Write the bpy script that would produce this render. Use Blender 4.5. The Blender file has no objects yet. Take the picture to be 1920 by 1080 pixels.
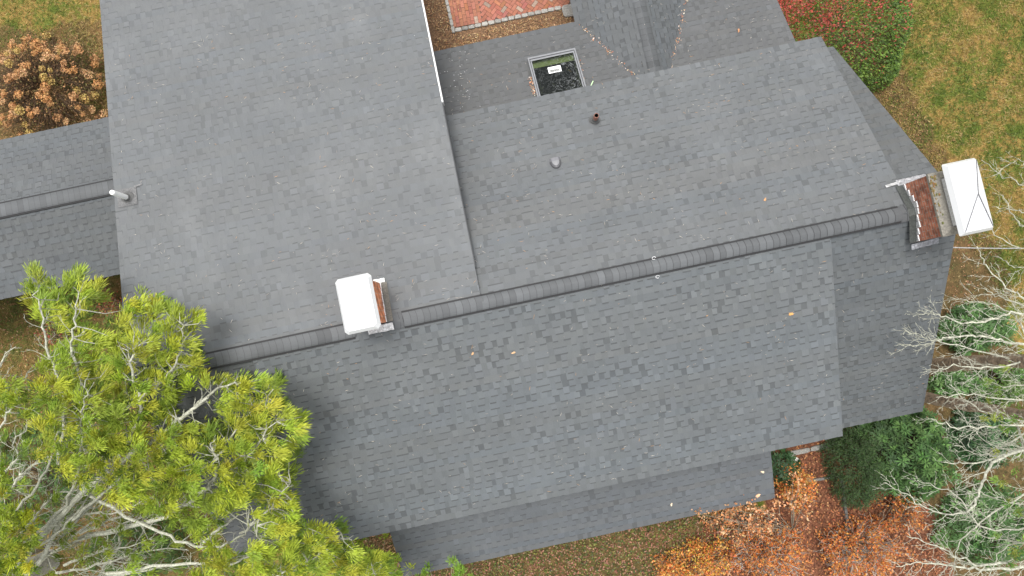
import bpy, math, random
import numpy as np
from mathutils import Matrix, Vector
rng = np.random.default_rng(7); random.seed(7)
col = bpy.context.scene.collection
# ---------------------------------------------------------------- camera model
F, NX, NY, TH, H = 1371.0, 975.9, 621.4, 0.2089, 19.6   # focal (px at 1920), nadir pixel, house heading, camera height
def _axes():
    n = np.array([(NX-960)/F, (NY-540)/F, 1.0]); n /= np.linalg.norm(n)
    ex = np.array([1.0, 0, 0]); ex -= n*(ex@n); ex /= np.linalg.norm(ex); ey = np.cross(n, ex)
    U = math.cos(TH)*ex - math.sin(TH)*ey; V = math.sin(TH)*ex + math.cos(TH)*ey
    return U, V, n
AU, AV, AN = _axes()
def at(px, py, z):
    """point of the place seen at a photo pixel, at height z"""
    r = np.array([(px-960)/F, (py-540)/F, 1.0])
    w = np.array([r@AU, -(r@AV), -(r@AN)])
    return np.array([0, 0, H]) + w*((z-H)/w[2])
# ---------------------------------------------------------------- mesh helpers
def mesh(name, V, Fc, mats, parent=None, C=None, UV=None, mi=None, smooth=False):
    me = bpy.data.meshes.new(name)
    V = np.asarray(V, dtype=np.float32).reshape(-1, 3)
    if isinstance(Fc, np.ndarray) and Fc.ndim == 2:
        n, k = Fc.shape
        me.vertices.add(len(V)); me.vertices.foreach_set('co', V.ravel())
        me.loops.add(n*k); me.loops.foreach_set('vertex_index', Fc.astype(np.int32).ravel())
        me.polygons.add(n); me.polygons.foreach_set('loop_start', np.arange(n, dtype=np.int32)*k)
        me.update(calc_edges=True); nl = [k]*n
    else:
        me.from_pydata(V.tolist(), [], [list(map(int, f)) for f in Fc]); nl = [len(f) for f in Fc]
    for m in (mats if isinstance(mats, (list, tuple)) else [mats]): me.materials.append(m)
    if C is not None:
        C = np.asarray(C, dtype=np.float32).reshape(-1, 3)
        L = np.repeat(C, nl, axis=0); L = np.concatenate([L, np.ones((len(L), 1), np.float32)], 1)
        a = me.color_attributes.new('Col', 'FLOAT_COLOR', 'CORNER'); a.data.foreach_set('color', L.ravel())
    if UV is not None:
        u = me.uv_layers.new(name='UVMap'); u.data.foreach_set('uv', np.asarray(UV, dtype=np.float32).ravel())
    if mi is not None: me.polygons.foreach_set('material_index', np.asarray(mi, dtype=np.int32))
    if smooth: me.polygons.foreach_set('use_smooth', np.ones(len(me.polygons), dtype=bool))
    me.update()
    o = bpy.data.objects.new(name, me); col.objects.link(o)
    if parent: o.parent = parent
    return o
def thing(name, label, cat, loc=(0, 0, 0), group=None):
    o = bpy.data.objects.new(name, None); col.objects.link(o); o.location = loc; o.empty_display_size = .3
    return tag(o, label, cat, group)
def tag(o, label=None, cat=None, group=None, kind=None):
    if label: o['label'] = label
    if cat: o['category'] = cat
    if group: o['group'] = group
    if kind: o['kind'] = kind
    return o
class MB:
    """collects boxes, tubes and quads into one mesh"""
    def __init__(s): s.V = []; s.F = []; s.C = []; s.n = 0; s.UV = []; s.MI = []
    def add(s, V, Fc, c=(1, 1, 1), uv=None, mi=0):
        V = np.asarray(V, float).reshape(-1, 3); s.V.append(V)
        for f in Fc:
            s.F.append([i+s.n for i in f]); s.C.append(c); s.MI.append(mi)
            s.UV += ([(0, 0)]*len(f) if uv is None else list(uv[:len(f)]))
        s.n += len(V)
    def quad(s, a, b, c, d, colr=(1, 1, 1), mi=0):
        a, b, c, d = map(lambda q: np.asarray(q, float), (a, b, c, d))
        w = np.linalg.norm(b-a); h = np.linalg.norm(d-a)
        s.add([a, b, c, d], [(0, 1, 2, 3)], colr, [(0, 0), (w, 0), (w, h), (0, h)], mi)
    def box(s, lo, hi, colr=(1, 1, 1), mi=0, M=None):
        x0, y0, z0 = lo; x1, y1, z1 = hi
        P = np.array([(x0, y0, z0), (x1, y0, z0), (x1, y1, z0), (x0, y1, z0), (x0, y0, z1), (x1, y0, z1), (x1, y1, z1), (x0, y1, z1)], float)
        if M is not None: P = M(P)
        for f in ((0, 1, 5, 4), (1, 2, 6, 5), (2, 3, 7, 6), (3, 0, 4, 7), (4, 5, 6, 7), (3, 2, 1, 0)): s.quad(*[P[i] for i in f], colr=colr, mi=mi)
    def prism(s, poly, vec, colr=(1, 1, 1), mi=0):
        """closed polygon extruded along vec"""
        P = np.asarray(poly, float); Q = P+np.asarray(vec, float); n = len(P)
        s.add(P, [tuple(range(n))[::-1]], colr, mi=mi); s.add(Q, [tuple(range(n))], colr, mi=mi)
        for i in range(n): j = (i+1) % n; s.quad(P[i], P[j], Q[j], Q[i], colr, mi)
    def tube(s, pts, rad, sides=6, colr=(1, 1, 1), cap=True, mi=0):
        P = np.asarray(pts, float); n = len(P); R = np.broadcast_to(np.asarray(rad, float), (n,))
        T = np.gradient(P, axis=0); T /= (np.linalg.norm(T, axis=1)[:, None]+1e-9)
        ref = np.array([0.31, 0.17, 0.93]);  ref = ref if abs(T[0]@ref) < .95 else np.array([1., 0, 0])
        A = np.cross(T, ref); A /= (np.linalg.norm(A, axis=1)[:, None]+1e-9); B = np.cross(T, A)
        an = np.arange(sides)*2*math.pi/sides
        V = P[:, None, :] + R[:, None, None]*(np.cos(an)[None, :, None]*A[:, None, :]+np.sin(an)[None, :, None]*B[:, None, :])
        Fc = [(i*sides+j, i*sides+(j+1) % sides, (i+1)*sides+(j+1) % sides, (i+1)*sides+j) for i in range(n-1) for j in range(sides)]
        if cap: Fc += [tuple(range(sides)), tuple((n-1)*sides+k for k in range(sides))[::-1]]
        V = V.reshape(-1, 3); s.V.append(V)
        for f in Fc: s.F.append([i+s.n for i in f]); s.C.append(colr); s.UV += [(0, 0)]*len(f); s.MI.append(mi)
        s.n += len(V)
    def build(s, name, mats, parent=None, smooth=False):
        return mesh(name, np.concatenate(s.V), s.F, mats, parent, C=s.C, UV=s.UV, mi=s.MI, smooth=smooth)
# ---------------------------------------------------------------- materials
def mat(name, rough=.8, base=None, attr=False, noise=None, bump=None, spec=.5, metal=0, trans=0, tint=(1, 1, 1), big=None):
    m = bpy.data.materials.new(name); m.use_nodes = True; nt = m.node_tree; N = nt.nodes; Lk = nt.links
    bs = N['Principled BSDF']; bs.inputs['Roughness'].default_value = rough; bs.inputs['Metallic'].default_value = metal
    bs.inputs['Specular IOR Level'].default_value = spec
    if attr:
        a = N.new('ShaderNodeAttribute'); a.attribute_name = 'Col'; c = a.outputs['Color']
    else:
        r = N.new('ShaderNodeRGB'); r.outputs[0].default_value = (*base, 1); c = r.outputs[0]
    tc = N.new('ShaderNodeTexCoord')
    for spec_ in ([noise] if noise else [])+([big] if big else []):
        sc, lo, hi = spec_[:3]
        nz = N.new('ShaderNodeTexNoise'); nz.inputs['Scale'].default_value = sc; nz.inputs['Detail'].default_value = 4
        Lk.new(tc.outputs['Object'], nz.inputs['Vector'])
        mr = N.new('ShaderNodeMapRange'); mr.inputs[1].default_value = .3; mr.inputs[2].default_value = .7
        mr.inputs[3].default_value = lo; mr.inputs[4].default_value = hi; Lk.new(nz.outputs[0], mr.inputs[0])
        mx = N.new('ShaderNodeVectorMath'); mx.operation = 'MULTIPLY'; Lk.new(c, mx.inputs[0]); Lk.new(mr.outputs[0], mx.inputs[1]); c = mx.outputs[0]
    Lk.new(c, bs.inputs['Base Color'])
    if bump:
        nz = N.new('ShaderNodeTexNoise'); nz.inputs['Scale'].default_value = bump[0]; nz.inputs['Detail'].default_value = 3
        Lk.new(tc.outputs['Object'], nz.inputs['Vector']); b = N.new('ShaderNodeBump'); b.inputs['Strength'].default_value = bump[1]; b.inputs['Distance'].default_value = .01
        Lk.new(nz.outputs[0], b.inputs['Height']); Lk.new(b.outputs[0], bs.inputs['Normal'])
    if trans:
        t = N.new('ShaderNodeBsdfTranslucent'); Lk.new(c, t.inputs[0]); mx = N.new('ShaderNodeMixShader'); mx.inputs[0].default_value = trans
        Lk.new(bs.outputs[0], mx.inputs[1]); Lk.new(t.outputs[0], mx.inputs[2]); Lk.new(mx.outputs[0], N['Material Output'].inputs[0])
    return m
def shingle_mat():
    m = mat('asphalt_shingle', .62, attr=True, noise=(260, .86, 1.14), big=(.9, .94, 1.07), bump=(300, .25), spec=.42)
    nt = m.node_tree; N = nt.nodes; Lk = nt.links; bs = N['Principled BSDF']
    src = bs.inputs['Base Color'].links[0].from_socket
    # chalky, dusty wear in smeared patches
    tc = N.new('ShaderNodeTexCoord'); mp = N.new('ShaderNodeMapping'); mp.inputs['Scale'].default_value = (1.0, .55, 1)
    Lk.new(tc.outputs['Object'], mp.inputs[0]); nz = N.new('ShaderNodeTexNoise'); nz.inputs['Scale'].default_value = .75; nz.inputs['Detail'].default_value = 6; nz.inputs['Roughness'].default_value = .62
    Lk.new(mp.outputs[0], nz.inputs['Vector']); mr = N.new('ShaderNodeMapRange'); mr.inputs[1].default_value = .54; mr.inputs[2].default_value = .8; mr.inputs[3].default_value = 0; mr.inputs[4].default_value = .2
    Lk.new(nz.outputs[0], mr.inputs[0])
    at_ = N.new('ShaderNodeAttribute'); at_.attribute_type = 'OBJECT'; at_.attribute_name = 'wear'
    mu = N.new('ShaderNodeMath'); mu.operation = 'MULTIPLY'; Lk.new(mr.outputs[0], mu.inputs[0]); Lk.new(at_.outputs['Fac'], mu.inputs[1])
    mx = N.new('ShaderNodeMix'); mx.data_type = 'RGBA'; Lk.new(mu.outputs[0], mx.inputs[0]); Lk.new(src, mx.inputs[6]); mx.inputs[7].default_value = (.27, .275, .275, 1)
    Lk.new(mx.outputs[2], bs.inputs['Base Color'])
    return m
M_SH = shingle_mat()
M_DECK = mat('roof_edge', .6, base=(.058, .06, .063))
M_BLACK = mat('vent_black', .7, base=(.012, .012, .013))
M_WHITE = mat('white_paint', .5, base=(.8, .8, .79), noise=(14, .82, 1.04), bump=(40, .2))
M_CAP = mat('white_sheet_metal', .38, base=(.6, .61, .62), noise=(5, .97, 1.02))
M_LEAD = mat('lead_flashing', .55, attr=True, noise=(38, .6, 1.25), bump=(60, .8), metal=.25)
M_STONE = mat('stone', .85, attr=True, noise=(30, .7, 1.25), bump=(60, .6))
M_PAVE = mat('brick_paver', .85, attr=True, noise=(45, .78, 1.2), bump=(80, .4))
M_BARK = mat('pale_bark', .85, attr=True, noise=(22, .55, 1.3), bump=(50, .7))
M_LEAF = mat('foliage', .55, attr=True, noise=(9, .8, 1.2), trans=.28, spec=.35)
M_GLOSSLEAF = mat('glossy_leaf', .5, attr=True, noise=(9, .75, 1.25), trans=.15, spec=.22)
M_DRY = mat('dry_matter', .85, attr=True, noise=(30, .75, 1.25), trans=.1)
M_PVC = mat('white_pipe', .35, base=(.92, .92, .9))
M_FRAME = mat('grey_aluminium', .5, base=(.2, .205, .215), metal=0, noise=(12, .9, 1.08))
M_RUBBER = mat('rubber', .6, base=(.07, .07, .068), noise=(30, .8, 1.3))
M_RUST = mat('rusty_pipe', .7, base=(.3, .13, .09), noise=(40, .5, 1.5))
M_BORE = mat('pipe_bore_black', .95, base=(.006, .005, .005))
M_WOOD = mat('green_timber', .6, base=(.25, .28, .12), noise=(9, .8, 1.1))
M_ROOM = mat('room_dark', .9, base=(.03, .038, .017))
M_INK = mat('ink', .5, base=(.02, .025, .02))
def brick_mat(name, c1, c2, mortar):
    m = mat(name, .85, base=c1); N = m.node_tree.nodes; Lk = m.node_tree.links; bs = N['Principled BSDF']
    uv = N.new('ShaderNodeUVMap'); uv.uv_map = 'UVMap'; b = N.new('ShaderNodeTexBrick')
    b.inputs['Color1'].default_value = (*c1, 1); b.inputs['Color2'].default_value = (*c2, 1); b.inputs['Mortar'].default_value = (*mortar, 1)
    b.inputs['Scale'].default_value = 1; b.inputs['Brick Width'].default_value = .21; b.inputs['Row Height'].default_value = .074; b.inputs['Mortar Size'].default_value = .006
    Lk.new(uv.outputs[0], b.inputs['Vector'])
    nz = N.new('ShaderNodeTexNoise'); nz.inputs['Scale'].default_value = 9; nz.inputs['Detail'].default_value = 6
    tc = N.new('ShaderNodeTexCoord'); Lk.new(tc.outputs['Object'], nz.inputs['Vector'])
    mr = N.new('ShaderNodeMapRange'); mr.inputs[1].default_value = .35; mr.inputs[2].default_value = .7; mr.inputs[3].default_value = .5; mr.inputs[4].default_value = 1.35; Lk.new(nz.outputs[0], mr.inputs[0])
    v = N.new('ShaderNodeVectorMath'); v.operation = 'MULTIPLY'; Lk.new(b.outputs[0], v.inputs[0]); Lk.new(mr.outputs[0], v.inputs[1]); Lk.new(v.outputs[0], bs.inputs['Base Color'])
    bp = N.new('ShaderNodeBump'); bp.inputs['Distance'].default_value = .006; bp.inputs['Strength'].default_value = .6; bp.invert = True; Lk.new(b.outputs['Fac'], bp.inputs['Height']); Lk.new(bp.outputs[0], bs.inputs['Normal'])
    return m
M_BRICK = brick_mat('old_brick', (.4, .145, .08), (.3, .1, .06), (.3, .26, .22))
M_BRICK2 = brick_mat('new_brick', (.8, .25, .09), (.7, .21, .08), (.62, .52, .42))
# ---------------------------------------------------------------- ground
VR = -.661   # v of the main ridge (v points to the foot of the photo; world y = -v)
ZR = H-13.5
def pip(P, poly):
    P = np.asarray(P); poly = np.asarray(poly); r = np.zeros(len(P), bool); j = len(poly)-1
    for i in range(len(poly)):
        a, b = poly[i], poly[j]
        c = ((a[1] > P[:, 1]) != (b[1] > P[:, 1])) & (P[:, 0] < (b[0]-a[0])*(P[:, 1]-a[1])/(b[1]-a[1]+1e-12)+a[0]); r ^= c; j = i
    return r
def pxpoly(pts, z=0.0): return np.array([at(x, y, z)[:2] for x, y in pts])
def wob(P, s=1.0, seed=0):
    x, y = P[:, 0]*s, P[:, 1]*s; k = seed*1.7
    return (np.sin(2.1*x+1.3*y+k)+np.sin(-1.7*x+2.9*y+2*k)+.6*np.sin(5.3*x-4.1*y+3*k)+.5*np.sin(7.9*x+6.7*y+k)+.35*np.sin(13*x-17*y+k))/3
POLY = {
 'mulch': [(770, -60), (1110, -60), (1110, 60), (820, 130), (780, 60)],
 'leaf': [(1440, 820), (1640, 760), (1690, 900), (1760, 960), (1800, 1140), (1180, 1140), (1300, 1000), (1440, 950)],
 'cover': [(620, 980), (900, 960), (1300, 940), (1440, 960), (1300, 1140), (620, 1140)],
 'dirt': [(1540, 60), (1680, 60), (1720, 200), (1830, 400), (1880, 470), (1900, 620), (2000, 1140), (1600, 1140), (1600, 500)],
 'hyd': [(-60, 40), (60, 60), (200, 30), (230, 260), (-60, 280)],
 'leftb': [(-120, 560), (260, 500), (420, 700), (520, 1180), (-120, 1180)],
}
PW = {k: pxpoly(v) for k, v in POLY.items()}
def axis(lo, hi, step, far): 
    a = np.arange(lo, hi, step); o = np.cumsum(np.geomspace(step*2, far/4, 16))
    return np.concatenate([(lo-o)[::-1], a, hi+o])
gx = axis(-16, 17, .1, 900); gy = axis(-12, 13, .1, 900)
GX, GY = np.meshgrid(gx, gy); P2 = np.stack([GX.ravel(), GY.ravel()], 1)
wp = P2+np.stack([wob(P2, 1.6, 1), wob(P2, 1.6, 2)], 1)*.22
def m_(k): return pip(wp, PW[k]).astype(float)
mulch = np.maximum(m_('mulch'), m_('hyd')*.75); leaf = m_('leaf'); brown = np.maximum.reduce([m_('dirt')*.85, m_('cover')*.8, m_('leftb')*.55])
near = (np.abs(P2[:, 0]) < 17) & (np.abs(P2[:, 1]) < 13)
gz = np.where(near, .03*wob(P2, .8, 3), 0.0)-.02
nxg, nyg = len(gx), len(gy)
idx = np.arange(nxg*nyg).reshape(nyg, nxg)
GF = np.stack([idx[:-1, :-1], idx[:-1, 1:], idx[1:, 1:], idx[1:, :-1]], -1).reshape(-1, 4)
def ground_mat():
    m = bpy.data.materials.new('lawn_and_soil'); m.use_nodes = True; N = m.node_tree.nodes; Lk = m.node_tree.links; bs = N['Principled BSDF']; bs.inputs['Roughness'].default_value = .9; bs.inputs['Specular IOR Level'].default_value = .2
    a = N.new('ShaderNodeAttribute'); a.attribute_name = 'mask'; sp = N.new('ShaderNodeSeparateColor'); Lk.new(a.outputs['Color'], sp.inputs[0]); tc = N.new('ShaderNodeTexCoord')
    def nz(sc, det=5, ro=.6):
        n = N.new('ShaderNodeTexNoise'); n.inputs['Scale'].default_value = sc; n.inputs['Detail'].default_value = det; n.inputs['Roughness'].default_value = ro; Lk.new(tc.outputs['Object'], n.inputs['Vector']); return n.outputs[0]
    def ramp(s, stops):
        r = N.new('ShaderNodeValToRGB'); Lk.new(s, r.inputs[0]); e = r.color_ramp.elements
        while len(e) < len(stops): e.new(.5)
        for q, (p, c) in zip(e, stops): q.position = p; q.color = (*c, 1)
        return r.outputs[0]
    def mix(f, A, B, op='MIX'):
        x = N.new('ShaderNodeMix'); x.data_type = 'RGBA'; x.blend_type = op
        if isinstance(f, float): x.inputs[0].default_value = f
        else: Lk.new(f, x.inputs[0])
        Lk.new(A, x.inputs[6]); Lk.new(B, x.inputs[7]); return x.outputs[2]
    lawn = ramp(nz(1.7, 9, .68), [(.34, (.06, .1, .014)), (.47, (.13, .14, .026)), (.56, (.26, .17, .05)), (.68, (.32, .2, .07))])
    fine = ramp(nz(38, 4, .8), [(.3, (.45, .45, .45)), (.7, (1.5, 1.5, 1.5))])
    lawn = mix(1.0, lawn, fine, 'MULTIPLY')
    mul = mix(1.0, ramp(nz(16, 6, .75), [(.35, (.035, .02, .012)), (.5, (.11, .06, .03)), (.68, (.27, .17, .085))]), fine, 'MULTIPLY')
    lit = mix(1.0, ramp(nz(14, 6, .75), [(.35, (.05, .022, .015)), (.5, (.16, .065, .035)), (.68, (.28, .13, .07))]), fine, 'MULTIPLY')
    brn = mix(1.0, ramp(nz(7, 6, .75), [(.35, (.035, .03, .014)), (.5, (.1, .06, .03)), (.68, (.16, .11, .05))]), fine, 'MULTIPLY')
    c = mix(sp.outputs[2], lawn, brn); c = mix(sp.outputs[0], c, mul); c = mix(sp.outputs[1], c, lit)
    Lk.new(c, bs.inputs['Base Color'])
    b = N.new('ShaderNodeBump'); b.inputs['Strength'].default_value = .8; b.inputs['Distance'].default_value = .03; Lk.new(nz(30, 4, .8), b.inputs['Height']); Lk.new(b.outputs[0], bs.inputs['Normal'])
    return m
g = mesh('ground', np.stack([P2[:, 0], P2[:, 1], gz], 1), GF, ground_mat(), smooth=True)
ca = g.data.color_attributes.new('mask', 'FLOAT_COLOR', 'POINT')
ca.data.foreach_set('color', np.stack([mulch, leaf, brown, np.ones(len(P2))], 1).astype(np.float32).ravel())
tag(g, kind='structure')
# ---------------------------------------------------------------- the house
house = thing('house', 'grey shingled house with shed dormers and two brick chimneys seen from straight above', 'house', (0, -VR, 0))
class Off:      # children are given in world coordinates, shifted to the parent's origin
    pass
def toh(o): o.location = (0, VR, 0); return o
BASE = np.array([.1, .1055, .1085])
def shingles(name, u0, u1, v0, z0, v1, z1, label=None, wear=.3, contrast=1.0, along='u', seed=1, tint=(1, 1, 1), thick=.15, deck=True, hole=None):
    """a shingled slope: eave at v0 (height z0) up to v1 (height z1); u runs along the eave.  along='v': eave parallel to v, u0/u1 are v-limits"""
    r = np.random.default_rng(seed)
    def pt(a, c, s=0.0):      # a along eave, c position up the slope 0..L, s lift
        t = c/L; k = v0+(v1-v0)*t; z = z0+(z1-z0)*t
        nk, nz_ = -(z1-z0)/L*1.0, abs(v1-v0)/L
        sg = 1 if v1 > v0 else -1
        if along == 'u': return (a, -(k+nk*sg*s*sg*sg), z+nz_*s) if False else (a, -k+(z1-z0)/L*s*sg, z+nz_*s)
        return (k-(z1-z0)/L*s*sg, -a, z+nz_*s)
    L = math.hypot(v1-v0, z1-z0); e = .1405; V = []; C = []; n = int(math.ceil(L/e))
    offs = [0]
    base = BASE*np.array(tint)
    pr_x = None
    def tabs():
        out = []; x = u0-r.uniform(0, .2)
        up = r.random() < .5
        while x < u1:
            w = r.uniform(.09, .155) if up else r.uniform(.075, .135)
            if up and r.random() < .1: w += r.uniform(.06, .15)
            out.append((max(x, u0), min(x+w, u1), up)); x += w; up = not up
        return [t for t in out if t[1]-t[0] > .004]
    for k in range(n):
        c0 = k*e+(r.uniform(-.003, .003) if k else -.012); c1 = min((k+1)*e+.006, L); rowc = 1+r.normal(0, .018)
        T = tabs()
        if hole and c1 > hole[2] and c0 < hole[3]:
            T2 = []
            for a0, a1, up in T:
                if a0 < hole[0]: T2.append((a0, min(a1, hole[0]), up))
                if a1 > hole[1]: T2.append((max(a0, hole[1]), a1, up))
            T = [t for t in T2 if t[1]-t[0] > .004]
        hue = r.normal(0, .012)
        for a0, a1, up in T:
            q = r.random(); f = (1+r.normal(0, .025))*rowc
            if up: f *= 1.02 if q < .86 else 1.11
            else: f *= 1.0 if q < .62 else (.93 if q < .86 else .76)
            f = 1+(f-1)*contrast
            cc = base*f*np.array([1-hue, 1, 1+hue+r.normal(0, .008)])
            s1 = .004; s0 = .0105 if up else .0065
            j = r.uniform(-.004, .004)
            A, B, D, E_ = pt(a0, c0+j, s0), pt(a1, c0+j, s0), pt(a1, c1, s1), pt(a0, c1, s1)
            V += [A, B, D, E_]; C.append(cc)
            A2, B2 = pt(a0, c0+j, 0), pt(a1, c0+j, 0)
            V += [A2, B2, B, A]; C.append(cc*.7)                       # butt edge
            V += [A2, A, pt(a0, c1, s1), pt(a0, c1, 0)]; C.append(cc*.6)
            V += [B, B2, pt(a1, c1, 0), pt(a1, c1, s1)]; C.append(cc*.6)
            if k > 0 and up and r.random() < .9*min(1, .5+contrast*.5):                                 # shade under each raised tab, painted as a dark strip like printed shadow bands
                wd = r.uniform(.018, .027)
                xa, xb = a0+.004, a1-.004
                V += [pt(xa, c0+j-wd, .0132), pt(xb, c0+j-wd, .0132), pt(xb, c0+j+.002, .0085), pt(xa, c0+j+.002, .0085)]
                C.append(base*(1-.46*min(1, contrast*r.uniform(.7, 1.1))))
    V = np.array(V); nf = len(C); Fq = np.arange(nf*4).reshape(-1, 4)
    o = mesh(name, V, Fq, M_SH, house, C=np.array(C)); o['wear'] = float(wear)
    toh(o)
    if label: o['label'] = label
    if deck:
        b = MB(); x0, x1 = u0+.006, u1-.006
        rects = [(x0, x1, .01, L-.002)] if not hole else [(x0, hole[0], .01, L-.002), (hole[1], x1, .01, L-.002), (hole[0], hole[1], .01, hole[2]), (hole[0], hole[1], hole[3], L-.002)]
        for (x0, x1, ca_, cb_) in rects:
            P = [pt(x0, ca_, -.001), pt(x1, ca_, -.001), pt(x1, cb_, -.001), pt(x0, cb_, -.001)]
            Q = [(p[0], p[1], p[2]-thick) for p in P]
            b.quad(*P); b.quad(*[Q[i] for i in (3, 2, 1, 0)])
            for i in range(4): j = (i+1) % 4; b.quad(Q[i], Q[j], P[j], P[i])
        d = b.build('roof_deck', M_DECK, o)
    return o
Zs = lambda D: H-D
UL, UR = -7.3, 8.48
# the big low shed at the back left (runs out of the frame)
SS = .1888; vS = VR-9.6
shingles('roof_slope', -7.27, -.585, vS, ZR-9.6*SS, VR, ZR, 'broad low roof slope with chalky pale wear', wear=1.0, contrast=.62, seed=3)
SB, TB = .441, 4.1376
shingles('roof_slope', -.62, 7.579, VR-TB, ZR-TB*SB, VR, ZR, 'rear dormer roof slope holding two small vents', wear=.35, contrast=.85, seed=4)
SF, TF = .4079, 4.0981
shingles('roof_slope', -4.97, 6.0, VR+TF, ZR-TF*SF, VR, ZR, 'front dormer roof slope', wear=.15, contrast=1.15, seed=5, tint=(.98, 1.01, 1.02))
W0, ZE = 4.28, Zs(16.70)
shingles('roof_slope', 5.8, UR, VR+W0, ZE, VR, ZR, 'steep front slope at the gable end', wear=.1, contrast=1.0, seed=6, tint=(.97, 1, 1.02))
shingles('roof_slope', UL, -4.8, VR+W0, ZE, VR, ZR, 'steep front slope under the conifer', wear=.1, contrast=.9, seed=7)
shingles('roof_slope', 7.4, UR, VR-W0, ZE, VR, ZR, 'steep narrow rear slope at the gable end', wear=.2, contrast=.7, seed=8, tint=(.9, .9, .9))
# porch along the front
pe = at(1453, 933, Zs(17.0)); VP = -pe[1]; UPr = pe[0]; UPl = at(722, 1015, Zs(15.9))[0]
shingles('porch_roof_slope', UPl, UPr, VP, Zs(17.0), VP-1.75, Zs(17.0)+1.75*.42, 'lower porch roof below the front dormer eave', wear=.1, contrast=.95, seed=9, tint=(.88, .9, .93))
# left wing
vw = -431*15.95/1371; hw = 150*16.6/1371; ZW, ZWE = Zs(15.95), Zs(16.6)
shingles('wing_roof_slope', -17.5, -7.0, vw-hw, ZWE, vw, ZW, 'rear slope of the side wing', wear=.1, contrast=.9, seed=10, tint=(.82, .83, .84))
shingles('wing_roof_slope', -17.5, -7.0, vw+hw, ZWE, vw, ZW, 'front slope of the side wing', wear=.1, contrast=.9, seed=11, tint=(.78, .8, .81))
# rear addition with cross gable
VE, ZA = -6.95, Zs(17.1); S1 = .35; dA = 2.6
q_ = at(989, 107, ZA+.9*S1+.13); su0, sv0 = float(q_[0]), float(-q_[1]); q_ = at(1079, 90, ZA+.9*S1+.13); su1 = float(q_[0]); sv1 = -4.98; K_ = math.hypot(1, S1)
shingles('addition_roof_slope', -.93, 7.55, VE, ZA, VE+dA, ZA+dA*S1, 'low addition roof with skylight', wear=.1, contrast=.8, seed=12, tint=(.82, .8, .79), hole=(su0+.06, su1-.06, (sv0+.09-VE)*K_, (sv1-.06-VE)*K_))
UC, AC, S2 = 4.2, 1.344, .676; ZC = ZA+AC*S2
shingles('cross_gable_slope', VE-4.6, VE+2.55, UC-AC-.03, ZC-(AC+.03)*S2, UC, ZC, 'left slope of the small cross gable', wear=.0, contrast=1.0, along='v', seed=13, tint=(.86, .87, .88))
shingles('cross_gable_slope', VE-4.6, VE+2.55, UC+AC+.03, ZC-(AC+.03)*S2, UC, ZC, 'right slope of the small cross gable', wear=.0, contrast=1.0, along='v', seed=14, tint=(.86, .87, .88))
# ridge caps and vents
def ridge(u0, u1, v, z, sl_b, sl_f, vent=True, w=.128, along='u', seed=20):
    r = np.random.default_rng(seed); lift = .045 if vent else .018
    def P(a, b, s):     # b: distance from ridge (neg = back / left)
        zz = z+s-(abs(b)*(sl_b if b < 0 else sl_f)) - .022*max(0, 1-abs(b)/w)**2
        return (a, -(v+b), zz) if along == 'u' else (v+b, -a, zz)
    root = None
    if vent:
        b = MB()
        for (a0, a1) in ((u0, u1),):
            ww = w+.034
            for sg in (-1, 1):
                b.quad(P(a0, 0, lift-.006), P(a1, 0, lift-.006), P(a1, sg*ww, lift-.006), P(a0, sg*ww, lift-.006))
                b.quad(P(a0, sg*ww, lift-.006), P(a1, sg*ww, lift-.006), P(a1, sg*ww, .004), P(a0, sg*ww, .004))
                for a in (a0, a1): b.quad(P(a, 0, lift-.006), P(a, sg*ww, lift-.006), P(a, sg*ww, .0), P(a, 0, .0))
        root = toh(b.build('ridge_vent', M_BLACK, house))
    V = []; C = []; a = u0
    prof = [-1, -.8, -.45, -.16, 0, .16, .45, .8, 1]
    while a < u1-.01:
        a1 = min(a+.128+r.normal(0, .006), u1); f = 1+r.normal(0, .09)+(.12 if r.random() < .15 else 0); cc = BASE*np.array([.8, .8, .81])*f
        bow = .02
        for i in range(8):
            p, q = prof[i]*w, prof[i+1]*w; hp, hq = [(-.006 if abs(x) > .9 else .0) for x in (prof[i], prof[i+1])]
            x0p, x0q = a+bow*(1-prof[i]**2), a+bow*(1-prof[i+1]**2); x1p, x1q = a1+.02+bow*(1-prof[i]**2), a1+.02+bow*(1-prof[i+1]**2)
            V += [P(x0p, p, lift+.010+hp), P(x0q, q, lift+.010+hq), P(x1q, q, lift+.003+hq), P(x1p, p, lift+.003+hp)]; C.append(cc)
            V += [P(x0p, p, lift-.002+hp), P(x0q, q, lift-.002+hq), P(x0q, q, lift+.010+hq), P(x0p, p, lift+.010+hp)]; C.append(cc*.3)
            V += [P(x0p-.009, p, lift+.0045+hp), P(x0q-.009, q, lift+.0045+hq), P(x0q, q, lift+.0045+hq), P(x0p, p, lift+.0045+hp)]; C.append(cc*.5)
        a = a1
    o = mesh('ridge_cap', V, np.arange(len(C)*4).reshape(-1, 4), M_SH, root or house, C=C); o['wear'] = 0.1
    if not root: toh(o)
ridge(-.6, 7.32, VR, ZR, SB, SF, seed=21); ridge(-2.08, -.585, VR, ZR, SS, SF, seed=27); ridge(-7.28, -3.02, VR, ZR, SS, SF, seed=22)
ridge(-2.4, -2.06, VR, ZR, SS, SF, vent=False, w=.16, seed=23); ridge(7.30, 7.66, VR, ZR, SB, SF, vent=False, w=.16, seed=24)
ridge(-17.5, -7.25, vw, ZW, .35, .35, w=.15, seed=25); ridge(VE-4.6, VE+2.5, UC, ZC, S2, S2, vent=False, w=.15, along='v', seed=26)
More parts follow.
